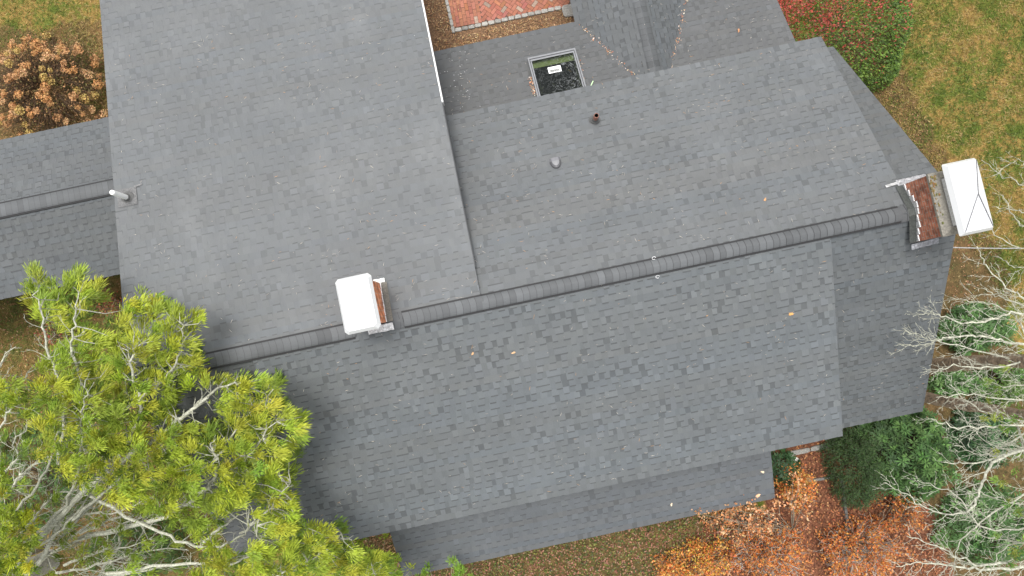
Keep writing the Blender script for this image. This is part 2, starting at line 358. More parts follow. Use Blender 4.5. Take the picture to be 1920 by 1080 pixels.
# walls under the roofs
def walls():
    b = MB(); b.box((UL+.35, -(VR+W0-.4), -.3), (UR-.3, -(VR-W0+.4), ZE-.02)); toh(b.build('wall', M_WHITE, house))
    # gable triangles and dormer cheeks
    for u, s in ((UL+.35, 1), (UR-.3, -1)):
        b = MB(); tri = [(u, -(VR+W0-.4), ZE-.03), (u, -(VR-W0+.4), ZE-.03), (u, -VR, ZR-.42)]; b.prism(tri, (.12*s, 0, 0)); toh(b.build('gable_wall', M_WHITE, house))
    for (u0, u1, vv, t, s) in ((-4.7, 5.75, 1, TF, SF), (-.4, 7.3, -1, TB, SB)):
        b = MB(); y1 = -(VR+vv*(t-.35)); y0 = -(VR+vv*.8)
        poly = [(u0, y0, ZR-.8*s-.3), (u0, y1, ZR-(t-.35)*s-.17), (u0, y1, ZE-.05)]; b.prism(poly, (u1-u0, 0, 0)); toh(b.build('dormer_wall', M_WHITE, house))
    uw = -.585-WI
    b = MB(); ya, yb = -(VR-.8), -(vS+.4)
    poly = [(-6.97, ya, ZR-.8*SS-.2), (-6.97, yb, ZR-(9.2)*SS-.17), (-6.97, yb, -.3), (-6.97, ya, -.3)]; b.prism(poly, (uw+6.97, 0, 0)); toh(b.build('shed_wall', M_WHITE, house))
    b = MB(); b.box((-17.3, -(vw+hw-.6), -.3), (-7.05, -(vw-hw+.25), ZWE+.02)); toh(b.build('wing_wall', M_WHITE, house))
    b = MB(); xs_, ys_ = (-.9, 7.25), (-(VR-3.6), -(VE+.3))
    b.prism([(xs_[0], ys_[0], -.3), (xs_[0], ys_[1], -.3), (xs_[0]+.15, ys_[1], -.3), (xs_[0]+.15, ys_[0], -.3)], (0, 0, ZA+.27)); b.prism([(xs_[1]-.15, ys_[0], -.3), (xs_[1]-.15, ys_[1], -.3), (xs_[1], ys_[1], -.3), (xs_[1], ys_[0], -.3)], (0, 0, ZA+.27)); b.prism([(xs_[0]+.15, ys_[1]-.15, -.3), (xs_[0]+.15, ys_[1], -.3), (xs_[1]-.15, ys_[1], -.3), (xs_[1]-.15, ys_[1]-.15, -.3)], (0, 0, ZA+.27)); toh(b.build('addition_wall', M_WHITE, house))
    b = MB(); b.box((UC-AC+.55, -(VE+.2), -.3), (UC+AC-.25, -(VE-4.3), ZC-AC*S2+.02)); toh(b.build('addition_wall', M_WHITE, house))
    b = MB()
    for uu in np.linspace(UPl+.2, UPr-.2, 6): b = MB(); b.box((uu-.06, -(VP-.25), -.3), (uu+.06, -(VP-.37), Zs(17.0)-.1)); toh(b.build('porch_post', M_WHITE, house))
    # white rake board on the shed's right edge
    b = MB(); x = -.585; b2 = MB(); b2.prism([(x+.001, -(VR-TB+.02), ZR-(TB-.02)*SS-.012), (x+.001, -(VR-.7), ZR-.7*SS-.012), (x+.001, -(VR-.7), ZR-.7*SS-.04), (x+.001, -(VR-TB+.02), ZR-(TB-.02)*SS-.2)], (.015, 0, 0)); toh(b2.build('rake_edge', M_DECK, house))
    b2 = MB(); b2.prism([(x-.1, -(VR-TB+.02), ZR-(TB-.02)*SS-.15), (x-.1, -VR, ZR-.1), (x-.1, -(VR-TB+.02), ZR-TB*SB-.05)], (.05, 0, 0)); toh(b2.build('cheek_wall', M_DECK, house))
    b.add([(x+.001, -vS, ZR-9.6*SS-.012), (x+.03, -vS, ZR-9.6*SS-.012), (x+.03, -(VR-TB+.02), ZR-(TB-.02)*SS-.012), (x+.001, -(VR-TB+.02), ZR-(TB-.02)*SS-.012),
           (x+.001, -vS, ZR-9.6*SS-.24), (x+.03, -vS, ZR-9.6*SS-.24), (x+.03, -(VR-TB+.02), ZR-(TB-.02)*SS-.24), (x+.001, -(VR-TB+.02), ZR-(TB-.02)*SS-.24)],
          [(0, 1, 2, 3), (5, 4, 7, 6), (1, 5, 6, 2), (4, 0, 3, 7), (0, 4, 5, 1), (3, 2, 6, 7)])
    toh(b.build('rake_board', M_WHITE, house))
WI = .24
walls()
# ---------------------------------------------------------------- chimneys
def cap_mesh(u0, u1, va, vb, z, rise, sk, flare, ch):
    """folded metal cap: chamfered flat rim, low hipped top, flared skirt"""
    def ring(e, zz, c): return [(u0-e+c, -(va-e), zz), (u1+e-c, -(va-e), zz), (u1+e, -(va-e+c), zz), (u1+e, -(vb+e-c), zz), (u1+e-c, -(vb+e), zz), (u0-e+c, -(vb+e), zz), (u0-e, -(vb+e-c), zz), (u0-e, -(va-e+c), zz)]
    V = ring(0, z, ch)+ring(flare, z-sk, ch)+[((u0+u1)/2, -(va+vb)/2, z+rise)]+ring(flare-.006, z-sk-.002, ch)+ring(-.03, z-.006, ch)
    Fc = [(i, (i+1) % 8, 16) for i in range(8)]+[(i, 8+i, 8+(i+1) % 8, (i+1) % 8) for i in range(8)]
    Fc += [(8+i, 17+i, 17+(i+1) % 8, 8+(i+1) % 8) for i in range(8)]+[(17+i, 25+i, 25+(i+1) % 8, 17+(i+1) % 8) for i in range(8)]+[tuple(range(25, 33))]
    b = MB(); b.add(V, [f[::-1] for f in Fc]); return b
def chimney(label, u0, u1, va, vb, zb, zt, capz, caprect, rise, brick, side, crown, flare, skirt, ch):
    b = MB(); b.box((u0, -vb, zb-1.2), (u1, -va, zt)); o = toh(b.build('chimney', brick, house)); o['label'] = label
    b = MB()   # mortar wash crown
    e = crown
    lo = [(u0-.02, -vb-.02, zt+.0), (u1+.02, -vb-.02, zt), (u1+.02, -va+.02, zt), (u0-.02, -va+.02, zt)]
    lo2 = [(x, y, z+.05) for x, y, z in lo]
    hi = [(u0+e, -vb+e, zt+.16), (u1-e, -vb+e, zt+.16), (u1-e, -va-e, zt+.16), (u0+e, -va-e, zt+.16)]
    for A, B in ((lo, lo2), (lo2, hi)):
        for i in range(4): j = (i+1) % 4; b.quad(A[i], A[j], B[j], B[i], (.21, .195, .165))
    b.add(hi, [(0, 1, 2, 3)], (.21, .195, .165)); b.add(lo, [(3, 2, 1, 0)], (.21, .195, .165))
    b.build('crown', M_STONE, o)
    if zt+.16 < capz-.02:
        b = MB(); b.box((u0+e+.03, -vb+e+.03, zt+.12), (u1-e-.03, -va-e-.03, capz-.01), (.5, .5, .49)); b.build('flue_collar', M_STONE, o)
    c = cap_mesh(*caprect, capz, rise, skirt, flare, ch); co_ = c.build('cap', M_CAP, o)
    if rise > .1:
        a0, a1, b0, b1 = caprect; ap = ((a0+a1)/2, -(b0+b1)/2, capz+rise+.008); sm_ = MB()
        for q in ((a1-ch*.5, -b0-ch*.5), (a1-ch*.5, -b1+ch*.5), (a0+ch*.5, -b1+ch*.5)): sm_.tube([ap, (q[0], q[1], capz+.008)], .009, 4, (.16, .16, .17))
        sm_.build('seam', M_LEAD, co_)
    return o
c1 = chimney('old brick chimney at the gable end', 7.60, 8.14, -1.20, -.10, ZR-.2, Zs(12.86), Zs(12.38), (7.70, 8.2, -1.25, -.07), .2, M_BRICK, -1, .10, .045, .1, .02)
c2 = chimney('bright brick chimney behind the ridge', -2.93, -2.385, -1.43, -.68, ZR-.2, Zs(12.62), Zs(12.36), (-2.88, -2.35, -1.47, -.6), .015, M_BRICK2, 1, .05, .05, .09, .055)
def zroof(u, v, sb=SB): d = v-VR; return ZR-(d*SF if d > 0 else -d*sb)
def flash(ch, pts, w, c=(.5, .5, .5), lift=.02, sb=SB, name='flashing'):
    """crumpled lead strip lying on the roof; pts centre line in (u,v)"""
    b = MB(); pts = np.array(pts, float); d = pts[1]-pts[0]; d /= np.linalg.norm(d); n = np.array([-d[1], d[0]]); k = 14
    r = np.random.default_rng(5); rows = []
    for i in range(k+1):
        c_ = pts[0]+(pts[1]-pts[0])*i/k; row = []
        for s in (-1, -.3, .3, 1):
            q = c_+n*s*w/2*(1+(r.normal(0, .05) if abs(s) == 1 else 0)); row.append((q[0], -q[1], zroof(*q, sb)+lift+abs(r.normal(0, .006))))
        rows.append(row)
    for i in range(k):
        for j in range(3): b.quad(rows[i][j], rows[i][j+1], rows[i+1][j+1], rows[i+1][j], tuple(np.array(c)*(1+r.normal(0, .1))))
    for i in (0, 3): 
        for k2 in range(k): a, q = rows[k2][i], rows[k2+1][i]; b.quad(a, q, (q[0], q[1], q[2]-.02), (a[0], a[1], a[2]-.02), c)
    return b.build(name, M_LEAD, ch)
flash(c1, [(7.52, -1.25), (8.1, -1.25)], .14, (.3, .3, .31), .03); flash(c1, [(7.3, -1.24), (7.6, -1.27)], .05, (.42, .42, .42), .03)
flash(c1, [(7.5, -.02), (8.02, -.04)], .1, (.26, .265, .28), .035)
flash(c2, [(-2.75, -.59), (-2.27, -.585)], .13, (.62, .62, .62), .06, SS); flash(c2, [(-2.5, -1.47), (-2.29, -1.46)], .1, (.68, .68, .66), .02, SS)
def stepflash(ch, u, sgn, va, vb, sb, n, c, hmul=1.0, dz=0.0):
    """stepped lead let into the brick joints of a chimney face"""
    b = MB(); r = np.random.default_rng(3)
    vs = np.linspace(va, vb, n+1)
    for i in range(n):
        m = (vs[i]+vs[i+1])/2; z = zroof(u, m, sb)
        h = (.075*math.ceil((z-ZR+.5)/.075)-.5+ZR+.09-z)*hmul+r.uniform(0, .03)+dz
        x = u+sgn*.006
        b.box((min(x, x+sgn*.005), -vs[i+1]+.004, z-.1), (max(x, x+sgn*.005), -vs[i]-.004, z+h), (.55, .55, .55))
        b.box((min(x, x+sgn*.016), -vs[i+1]+.004, z+h), (max(x, x+sgn*.016), -vs[i]-.004, z+h+.02), (.85, .85, .85))
    b.build('step_flashing', M_LEAD, ch)
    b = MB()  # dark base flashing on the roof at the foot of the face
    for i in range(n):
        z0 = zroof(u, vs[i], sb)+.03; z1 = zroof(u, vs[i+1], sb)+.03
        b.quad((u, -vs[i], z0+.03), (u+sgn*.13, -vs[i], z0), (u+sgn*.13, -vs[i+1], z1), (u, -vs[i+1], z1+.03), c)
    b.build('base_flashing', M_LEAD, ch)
stepflash(c1, 7.60, -1, -1.2, -.1, SB, 9, (.05, .055, .05)); stepflash(c2, -2.385, 1, -1.43, -.68, SS, 6, (.13, .12, .10), hmul=.45, dz=.0)
# mossy crumbs on the old crown
b = MB(); r = np.random.default_rng(9)
for i in range(46):
    t = abs(r.normal(0, .35)); y = 1.15-min(t, 1)*1.0; x = 7.60+r.uniform(-.02, .07); s = r.uniform(.008, .022); z = Zs(12.86)+.05+max(0, x-7.6)*.9
    b.box((x-s, y-s, z-.01), (x+s, y+s, z+s), (.12+r.uniform(0, .1), .09+r.uniform(0, .05), .04))
tag(b.build('moss', M_STONE, c1), kind='stuff')
# ---------------------------------------------------------------- vents and pipe
def lathe(prof, sides=20):
    V = []; Fc = []
    for rr, z in prof:
        for k in range(sides): a = 2*math.pi*k/sides; V.append((rr*math.cos(a), rr*math.sin(a), z))
    for i in range(len(prof)-1):
        for k in range(sides): j = (k+1) % sides; Fc.append((i*sides+k, i*sides+j, (i+1)*sides+j, (i+1)*sides+k))
    return np.array(V), Fc
def put(V, p): return np.asarray(V)+np.asarray(p)
def onroof(px, py, sl, side):
    z = ZR-.6
    for _ in range(20): p = at(px, py, z); z = ZR-abs(-p[1]-VR)*sl
    return p
p = onroof(1115, 226, SB, -1)
V, Fc = lathe([(.05, -.1), (.05, .36), (.042, .36), (.042, .05)]); b = MB(); b.add(put(V, p), Fc[:40]); b.add(put(V, p), Fc[40:], mi=1)  # inside of the pipe takes the near-black second material
pv = toh(b.build('plumbing_vent', [M_RUST, M_BORE], house, smooth=False)); pv['label'] = 'rusty open vent pipe on the rear dormer slope'
V, Fc = lathe([(.125, .0), (.12, .035), (.095, .045), (.09, .09), (.07, .1), (.066, .16), (.052, .17)]); b = MB(); b.add(put(V, p), Fc); b.build('collar', M_RUBBER, pv)
p = onroof(1041, 303, SB, -1)   # low hood vent, opening downslope
b = MB(); ns = 14; prev = None
prof = [(0.0, .085), (.3, .083), (.62, .07), (.85, .045), (1.0, .0)]
rings = []
for f, hgt in prof:
    ring_ = []
    for k in range(ns+1):
        a = math.pi*k/ns; ring_.append((.118*f*math.cos(a), -.17*f*math.sin(a)+.0, hgt))
    ring_ = [(x, y, h) for x, y, h in ring_]; rings.append(ring_)
def hoodpt(q): x, y, h = q; return (p[0]+x, p[1]+y, p[2]-y*-.0+SB*(-(y))*1.0*1.0*0-0+h+.01+(-y)*SB)
for i in range(len(rings)-1):
    for k in range(ns): b.quad(*[hoodpt(q) for q in (rings[i][k], rings[i][k+1], rings[i+1][k+1], rings[i+1][k])], colr=(.2, .2, .205) if i < 2 else (.09, .09, .095))
for k in range(1):   # shroud running downslope from the dome
    xs = [(-.118, 0), (-.07, .07), (0, .085), (.07, .07), (.118, 0)]
    for i in range(4):
        (x0, h0), (x1, h1) = xs[i], xs[i+1]
        b.quad(hoodpt((x0, 0, h0)), hoodpt((x1, 0, h1)), hoodpt((x1*1.02, .075, h1*1.0)), hoodpt((x0*1.02, .075, h0*1.0)), colr=(.16, .16, .17))
hv = toh(b.build('hood_vent', mat('hood_paint', .35, attr=True), house, smooth=True)); hv['label'] = 'small grey domed roof vent below the rusty pipe'
p = onroof(240, 371, SS, -1)
V, Fc = lathe([(.05, -.1), (.05, .54), (.047, .57), (.03, .588), (.0, .592)]); b = MB(); b.add(put(V, p), Fc)
wp_ = toh(b.build('vent_pipe', M_PVC, house, smooth=True)); wp_['label'] = 'white plastic vent pipe near the left roof edge'
V, Fc = lathe([(.13, .018), (.125, .03), (.105, .035), (.1, .045), (.08, .05), (.072, .07), (.052, .085)]); b = MB(); b.add(put(V, p), Fc); b.build('collar', M_RUBBER, wp_)
b = MB(); x, y, z = p
for (x0, x1, y0, y1) in ((-.2, .19, -.17, .2),): b.add([(x+x0, y+y0, z-y0*SS*1+.0-2*0+.022-0), (x+x1, y+y0, z-y0*SS+.022), (x+x1, y+y1, z-y1*SS+.022), (x+x0, y+y1, z-y1*SS+.022)], [(0, 1, 2, 3)], (.13, .13, .13))
b.add([(x+.15, y+.19, z-.19*SS+.026), (x+.31, y+.20, z-.2*SS+.026), (x+.31, y+.235, z-.235*SS+.026), (x+.15, y+.215, z-.215*SS+.026)], [(0, 1, 2, 3)], (.18, .18, .18))
b.build('flashing', M_LEAD, wp_)
# ---------------------------------------------------------------- skylight
def zadd(v): return ZA+(v-VE)*S1
def sk(u, v, s): return (u, -v, zadd(v)+s)
def skbox(b, u0, u1, va, vb, s0, s1, c=(1, 1, 1)):
    P = [sk(u0, va, s0), sk(u1, va, s0), sk(u1, vb, s0), sk(u0, vb, s0), sk(u0, va, s1), sk(u1, va, s1), sk(u1, vb, s1), sk(u0, vb, s1)]
    for f in ((0, 1, 5, 4), (1, 2, 6, 5), (2, 3, 7, 6), (3, 0, 4, 7), (4, 5, 6, 7), (3, 2, 1, 0)): b.quad(*[P[i] for i in f], colr=c)
b = MB(); fw = .075
skbox(b, su0, su1, sv0, sv0+.11, -.05, .13); skbox(b, su0, su1, sv1-fw, sv1, -.05, .13)
skbox(b, su0, su0+fw, sv0+.11, sv1-fw, -.05, .128); skbox(b, su1-fw, su1, sv0+.11, sv1-fw, -.05, .128)
skl = toh(b.build('skylight', M_FRAME, house)); skl['label'] = 'grey framed skylight in the low addition roof'
b = MB()
for (a0, a1, b0, b1) in ((su0+.035, su1-.035, sv0+.05, sv0+.062), (su0+.035, su0+.045, sv0+.062, sv1-.02), (su1-.045, su1-.035, sv0+.062, sv1-.02)): skbox(b, a0, a1, b0, b1, .131, .142)
b.build('frame_seam', M_BLACK, skl)
def glass_mat():
    m = bpy.data.materials.new('skylight_glass'); m.use_nodes = True; N = m.node_tree.nodes; Lk = m.node_tree.links; N.remove(N['Principled BSDF'])
    t = N.new('ShaderNodeBsdfTransparent'); t.inputs[0].default_value = (.5, .56, .42, 1); gl = N.new('ShaderNodeBsdfGlossy'); gl.inputs['Roughness'].default_value = .03; gl.inputs[0].default_value = (.7, .75, .7, 1)
    fr = N.new('ShaderNodeFresnel'); fr.inputs[0].default_value = 1.45; mx = N.new('ShaderNodeMixShader'); Lk.new(fr.outputs[0], mx.inputs[0]); Lk.new(t.outputs[0], mx.inputs[1]); Lk.new(gl.outputs[0], mx.inputs[2])
    # pale diffuse streaks over the pane, stronger towards its right side
    tc = N.new('ShaderNodeTexCoord'); nz = N.new('ShaderNodeTexNoise'); nz.inputs['Scale'].default_value = 5; nz.inputs['Detail'].default_value = 7; nz.inputs['Distortion'].default_value = 2.4; Lk.new(tc.outputs['Object'], nz.inputs[0])
    sub = N.new('ShaderNodeMath'); sub.operation = 'SUBTRACT'; sub.inputs[1].default_value = .5; Lk.new(nz.outputs[0], sub.inputs[0]); ab = N.new('ShaderNodeMath'); ab.operation = 'ABSOLUTE'; Lk.new(sub.outputs[0], ab.inputs[0])
    mr = N.new('ShaderNodeMapRange'); mr.inputs[1].default_value = 0; mr.inputs[2].default_value = .035; mr.inputs[3].default_value = .62; mr.inputs[4].default_value = 0; Lk.new(ab.outputs[0], mr.inputs[0])
    n2 = N.new('ShaderNodeTexNoise'); n2.inputs['Scale'].default_value = 2.2; Lk.new(tc.outputs['Object'], n2.inputs[0])
    sx = N.new('ShaderNodeSeparateXYZ'); Lk.new(tc.outputs['Object'], sx.inputs[0])
    m1 = N.new('ShaderNodeMapRange'); m1.inputs[1].default_value = su0+.3; m1.inputs[2].default_value = su1; Lk.new(sx.outputs[0], m1.inputs[0])
    m2 = N.new('ShaderNodeMapRange'); m2.inputs[1].default_value = .3; m2.inputs[2].default_value = .65; Lk.new(n2.outputs[0], m2.inputs[0])
    k1 = N.new('ShaderNodeMath'); k1.operation = 'MULTIPLY'; Lk.new(m1.outputs[0], k1.inputs[0]); Lk.new(m2.outputs[0], k1.inputs[1])
    k3 = N.new('ShaderNodeMath'); k3.operation = 'ADD'; k3.inputs[1].default_value = .18; Lk.new(k1.outputs[0], k3.inputs[0])
    k2 = N.new('ShaderNodeMath'); k2.operation = 'MULTIPLY'; k2.use_clamp = True; Lk.new(k3.outputs[0], k2.inputs[0]); Lk.new(mr.outputs[0], k2.inputs[1])
    d = N.new('ShaderNodeBsdfDiffuse'); d.inputs[0].default_value = (.36, .38, .38, 1); mx2 = N.new('ShaderNodeMixShader'); Lk.new(k2.outputs[0], mx2.inputs[0]); Lk.new(mx.outputs[0], mx2.inputs[1]); Lk.new(d.outputs[0], mx2.inputs[2])
    Lk.new(mx2.outputs[0], N['Material Output'].inputs[0]); return m
b = MB(); b.quad(sk(su0+fw-.01, sv1-fw+.01, .105), sk(su1-fw+.01, sv1-fw+.01, .105), sk(su1-fw+.01, sv0+.1, .105), sk(su0+fw-.01, sv0+.1, .105)); b.build('glass', glass_mat(), skl)
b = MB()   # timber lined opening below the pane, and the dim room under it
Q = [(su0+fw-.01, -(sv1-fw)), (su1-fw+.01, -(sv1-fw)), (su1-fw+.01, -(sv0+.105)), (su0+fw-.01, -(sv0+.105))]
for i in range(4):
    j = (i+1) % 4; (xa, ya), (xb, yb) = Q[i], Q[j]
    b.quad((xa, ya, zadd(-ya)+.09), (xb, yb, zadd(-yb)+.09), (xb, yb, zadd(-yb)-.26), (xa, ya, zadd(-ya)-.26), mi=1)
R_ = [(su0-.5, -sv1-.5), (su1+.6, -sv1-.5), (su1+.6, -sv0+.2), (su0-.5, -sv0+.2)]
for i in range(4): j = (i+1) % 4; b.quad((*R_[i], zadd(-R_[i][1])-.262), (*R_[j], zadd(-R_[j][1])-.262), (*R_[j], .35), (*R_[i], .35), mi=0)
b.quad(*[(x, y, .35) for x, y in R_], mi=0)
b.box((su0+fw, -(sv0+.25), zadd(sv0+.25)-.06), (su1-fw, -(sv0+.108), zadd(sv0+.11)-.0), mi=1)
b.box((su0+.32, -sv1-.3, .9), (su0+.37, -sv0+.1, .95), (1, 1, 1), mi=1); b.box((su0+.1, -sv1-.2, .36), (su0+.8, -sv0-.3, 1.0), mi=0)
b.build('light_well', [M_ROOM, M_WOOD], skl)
b = MB(); q_ = at(1040, 129, zadd(-5.65)+.11); cu, cv = float(q_[0]), float(-q_[1]); 
b.quad(sk(cu-.15, cv+.085, .112), sk(cu+.15, cv+.085, .112), sk(cu+.15, cv-.08, .112), sk(cu-.15, cv-.08, .112), mi=0)
b.quad(sk(cu-.11, cv+.06, .1135), sk(cu+.11, cv+.06, .1135), sk(cu+.11, cv+.0, .1135), sk(cu-.11, cv+.0, .1135), mi=1)
tx = bpy.data.curves.new('lettering', 'FONT'); tx.body = 'VELUX'; tx.size = .066; tx.align_x = 'CENTER'; tx.align_y = 'CENTER'
to = bpy.data.objects.new('lettering', tx); col.objects.link(to); dg = bpy.context.evaluated_depsgraph_get(); tm = to.evaluated_get(dg).to_mesh()
tv = [(-v.co.x*.95, -v.co.y*.62) for v in tm.vertices]; tf = [tuple(pp.vertices) for pp in tm.polygons]; to.evaluated_get(dg).to_mesh_clear(); bpy.data.objects.remove(to); bpy.data.curves.remove(tx)
b.add([sk(cu+x, cv+.03-y, .1148) for x, y in tv], tf, mi=0)
b.build('sticker', [M_PVC, M_INK], skl)
# ---------------------------------------------------------------- patio and its edging
ZP = .30
def PT(px, py, dz=0): q = at(px, py, ZP+dz); return q
A0 = PT(846, 50); A1 = PT(834, -12)
b = MB()
poly = [PT(x, y) for x, y in ((760, -90), (1120, -90), (1120, 75), (815, 140))]; b.prism([(q[0], q[1], -.2) for q in poly][::-1], (0, 0, ZP+.17)); 
mb_ = b.build('mulch_bed', mat('mulch', .95, base=(.13, .075, .04), noise=(26, .35, 1.9), big=(3, .8, 1.25), bump=(40, 1))); tag(mb_, kind='structure')
b = MB()
pp = np.array([PT(849, 52)[:2], PT(1068, 12)[:2], PT(1078, -60)[:2], PT(836, -60)[:2]])
b.prism([(q[0], q[1], -.1) for q in pp], (0, 0, ZP+.09), (.1, .06, .045))
ux = (pp[1]-pp[0])/np.linalg.norm(pp[1]-pp[0]); uy = np.array([-ux[1], ux[0]]); r = np.random.default_rng(4)
def paver(cx, cy, ang, lx=.191, ly=.091):
    c_, s_ = math.cos(ang), math.sin(ang); o2 = pp[0]+ux*cx+uy*cy
    cs = [o2+ux*(c_*x-s_*y)+uy*(s_*x+c_*y) for x, y in ((-lx/2, -ly/2), (lx/2, -ly/2), (lx/2, ly/2), (-lx/2, ly/2))]
    if not pip(np.array([o2]), pp)[0]: return
    f = 1+r.normal(0, .1); z = ZP+r.normal(0, .0015); cc = np.array([.30, .115, .072])*f*np.array([1, 1+r.normal(0, .05), 1+r.normal(0, .08)])
    if r.random() < .05: cc = np.array([.3, .22, .17])*f
    P = [(q[0], q[1], z) for q in cs]; Q_ = [(q[0], q[1], z-.05) for q in cs]; b.add(P, [(0, 1, 2, 3)], tuple(cc))
    for i in range(4): j = (i+1) % 4; b.quad(Q_[i], Q_[j], P[j], P[i], tuple(cc*.7))
for i in range(8):
    if i % 2: paver(.06+i*.1, .05, math.pi/2, lx=.094)
    for k in range(-1, 14): paver(.06+i*.1, .1+k*.2+(i % 2)*.1, math.pi/2)
s2 = .1
for i in range(-30, 40):
    for j in range(-30, 40):
        # 45 degree herringbone
        if (i-j) % 4 == 0:
            for (gx_, gy_, a_) in ((i+1, j+.5, 0), (i+.5+0, j+2-.0, math.pi/2)):
                X, Y = gx_*s2, gy_*s2; cx, cy = .7071*(X-Y), .7071*(X+Y)
                if cx > .86 and cy > -.05: paver(cx, cy, a_+math.pi/4)
pt_ = b.build('patio', M_PAVE); tag(pt_, kind='structure')
edg = thing('stone_edging', 'row of grey cobblestones edging the red brick patio', 'edging', (float(pp[0][0]), float(pp[0][1]), ZP))
def stone_block(cx, cy, lx, ly, ang, h=.03, c=.3, parent=None, name='cobblestone', base=None, z0=ZP, hh=.12, sd=0):
    rr = np.random.default_rng(sd); V = []
    ring_ = []
    for (sx, sy) in ((-1, -.7), (-.7, -1), (.7, -1), (1, -.7), (1, .7), (.7, 1), (-.7, 1), (-1, .7)):
        ring_.append((sx*lx/2*(1+rr.normal(0, .04)), sy*ly/2*(1+rr.normal(0, .05))))
    ca_, sa_ = math.cos(ang), math.sin(ang)
    def rot(x, y, z): return (cx+ca_*x-sa_*y, cy+sa_*x+ca_*y, z)
    V = [rot(x, y, z0-hh) for x, y in ring_]+[rot(x, y, z0+h-.012) for x, y in ring_]+[rot(x*.86, y*.82, z0+h+rr.normal(0, .002)) for x, y in ring_]
    Fc = [(i, (i+1) % 8, 8+(i+1) % 8, 8+i) for i in range(8)]+[(8+i, 8+(i+1) % 8, 16+(i+1) % 8, 16+i) for i in range(8)]+[tuple(range(16, 24))]
    bb = MB(); f = c*(1+rr.normal(0, .12)); bb.add(V, Fc, (f*1.03, f, f*.92)); o = bb.build(name, M_STONE, parent)
    if parent: o.location = -np.array(parent.location)
    return o
angU = math.atan2(ux[1], ux[0])
q0 = PT(853, 57)[:2]; q1 = PT(1052, 14)[:2]; n = 16
for i in range(n):
    q = q0+(q1-q0)*(i+.5)/n; stone_block(q[0], q[1], np.linalg.norm(q1-q0)/n*.93, .105, angU+r.normal(0, .03), .025, .29, edg, sd=i)
q0 = PT(851, 62)[:2]; q1 = PT(828, -40)[:2]; n = 8; an = math.atan2(*(q1-q0)[::-1])
for i in range(n):
    q = q0+(q1-q0)*(i+.5)/n; stone_block(q[0], q[1], np.linalg.norm(q1-q0)/n*.94, .085, an, .03, .3, edg, sd=30+i)
q = PT(1068, 20)[:2]; ss_ = stone_block(q[0], q[1], .38, .33, angU, .04, .3, sd=60, name='stone_slab'); tag(ss_, 'square grey stone slab at the patio corner beside the cobblestones', 'slab')
# ---------------------------------------------------------------- vegetation helpers
def leaves(P, D, N_, L, W, C, fold=.15):
    """one diamond leaf per row: base P, direction D, up N_, length L, width W"""
    n = len(P); D = D/np.linalg.norm(D, axis=1)[:, None]; S = np.cross(D, N_); S /= (np.linalg.norm(S, axis=1)[:, None]+1e-9); U_ = np.cross(S, D)
    L = np.broadcast_to(L, (n,))[:, None]; W = np.broadcast_to(W, (n,))[:, None]
    m = P+D*L*.5
    V = np.stack([P, m+S*W*.5+U_*W*fold, P+D*L, m-S*W*.5+U_*W*fold], 1).reshape(-1, 3)
    return V, np.asarray(C)
def leafmesh(name, parts, m, parent=None, loc=None):
    V = np.concatenate([p[0] for p in parts]); C = np.concatenate([p[1] for p in parts])
    if loc is not None: V = V-np.asarray(loc)
    return mesh(name, V, np.arange(len(V)).reshape(-1, 4), m, parent, C=C)
def rdir(n, r, up=0.0, flat=1.0):
    d = r.normal(size=(n, 3)); d[:, 2] *= flat; d /= np.linalg.norm(d, axis=1)[:, None]; d[:, 2] += up; return d/np.linalg.norm(d, axis=1)[:, None]
def pick(cols, n, r, jit=.12, p=None):
    c = np.array(cols)[r.choice(len(cols), n, p=p)]; return c*(1+r.normal(0, jit, (n, 1)))*(1+r.normal(0, jit*.3, (n, 3)))
def dome(n, c, rx, ry, h, r, lump=.18, thick=.3, poly=None):
    d = rdir(n, r); d[:, 2] = np.abs(d[:, 2]); k = 1+lump*(np.sin(3.1*d[:, 0]*3+c[0])+np.sin(4.3*d[:, 1]*3+c[1])+np.sin(7*d[:, 0]-6*d[:, 1]*2))/2
    k *= 1-thick*r.random(n)**1.7
    return np.stack([c[0]+d[:, 0]*rx*k, c[1]+d[:, 1]*ry*k, c[2]+d[:, 2]*h*k+.05], 1), d
def rosettes(P, A, r, L=.13, W=.04, k=9, cols=((.03, .07, .022),), droop=.12, jit=.15):
    n = len(P); parts = []
    Cb = pick(cols, n, r, jit)
    for i in range(k):
        a = 2*math.pi*i/k+r.uniform(0, .5, n); ref = np.array([.3, .2, 1.0]); X = np.cross(A, ref+r.normal(0, .1, (n, 3))); X /= np.linalg.norm(X, axis=1)[:, None]; Y = np.cross(A, X)
        D = X*np.cos(a)[:, None]+Y*np.sin(a)[:, None]+A*(.35-droop*r.random((n, 1))*3); Li = L*r.uniform(.75, 1.2, n)
        parts.append(leaves(P+D*.01, D, A, Li, W*r.uniform(.85, 1.15, n), Cb*(1+r.normal(0, .1, (n, 1)))))
    return parts
def stems(P, base, r, c, rad=.008, frac=.3, mb=None):
    mb = mb or MB()
    for q in P[r.random(len(P)) < frac]:
        m = base+(q-base)*.5+r.normal(0, .06, 3); mb.tube([base+(q-base)*.05+r.normal(0, .04, 3)*[1, 1, 0], m, q], [rad*1.3, rad, rad*.5], 4, c, cap=False)
    return mb
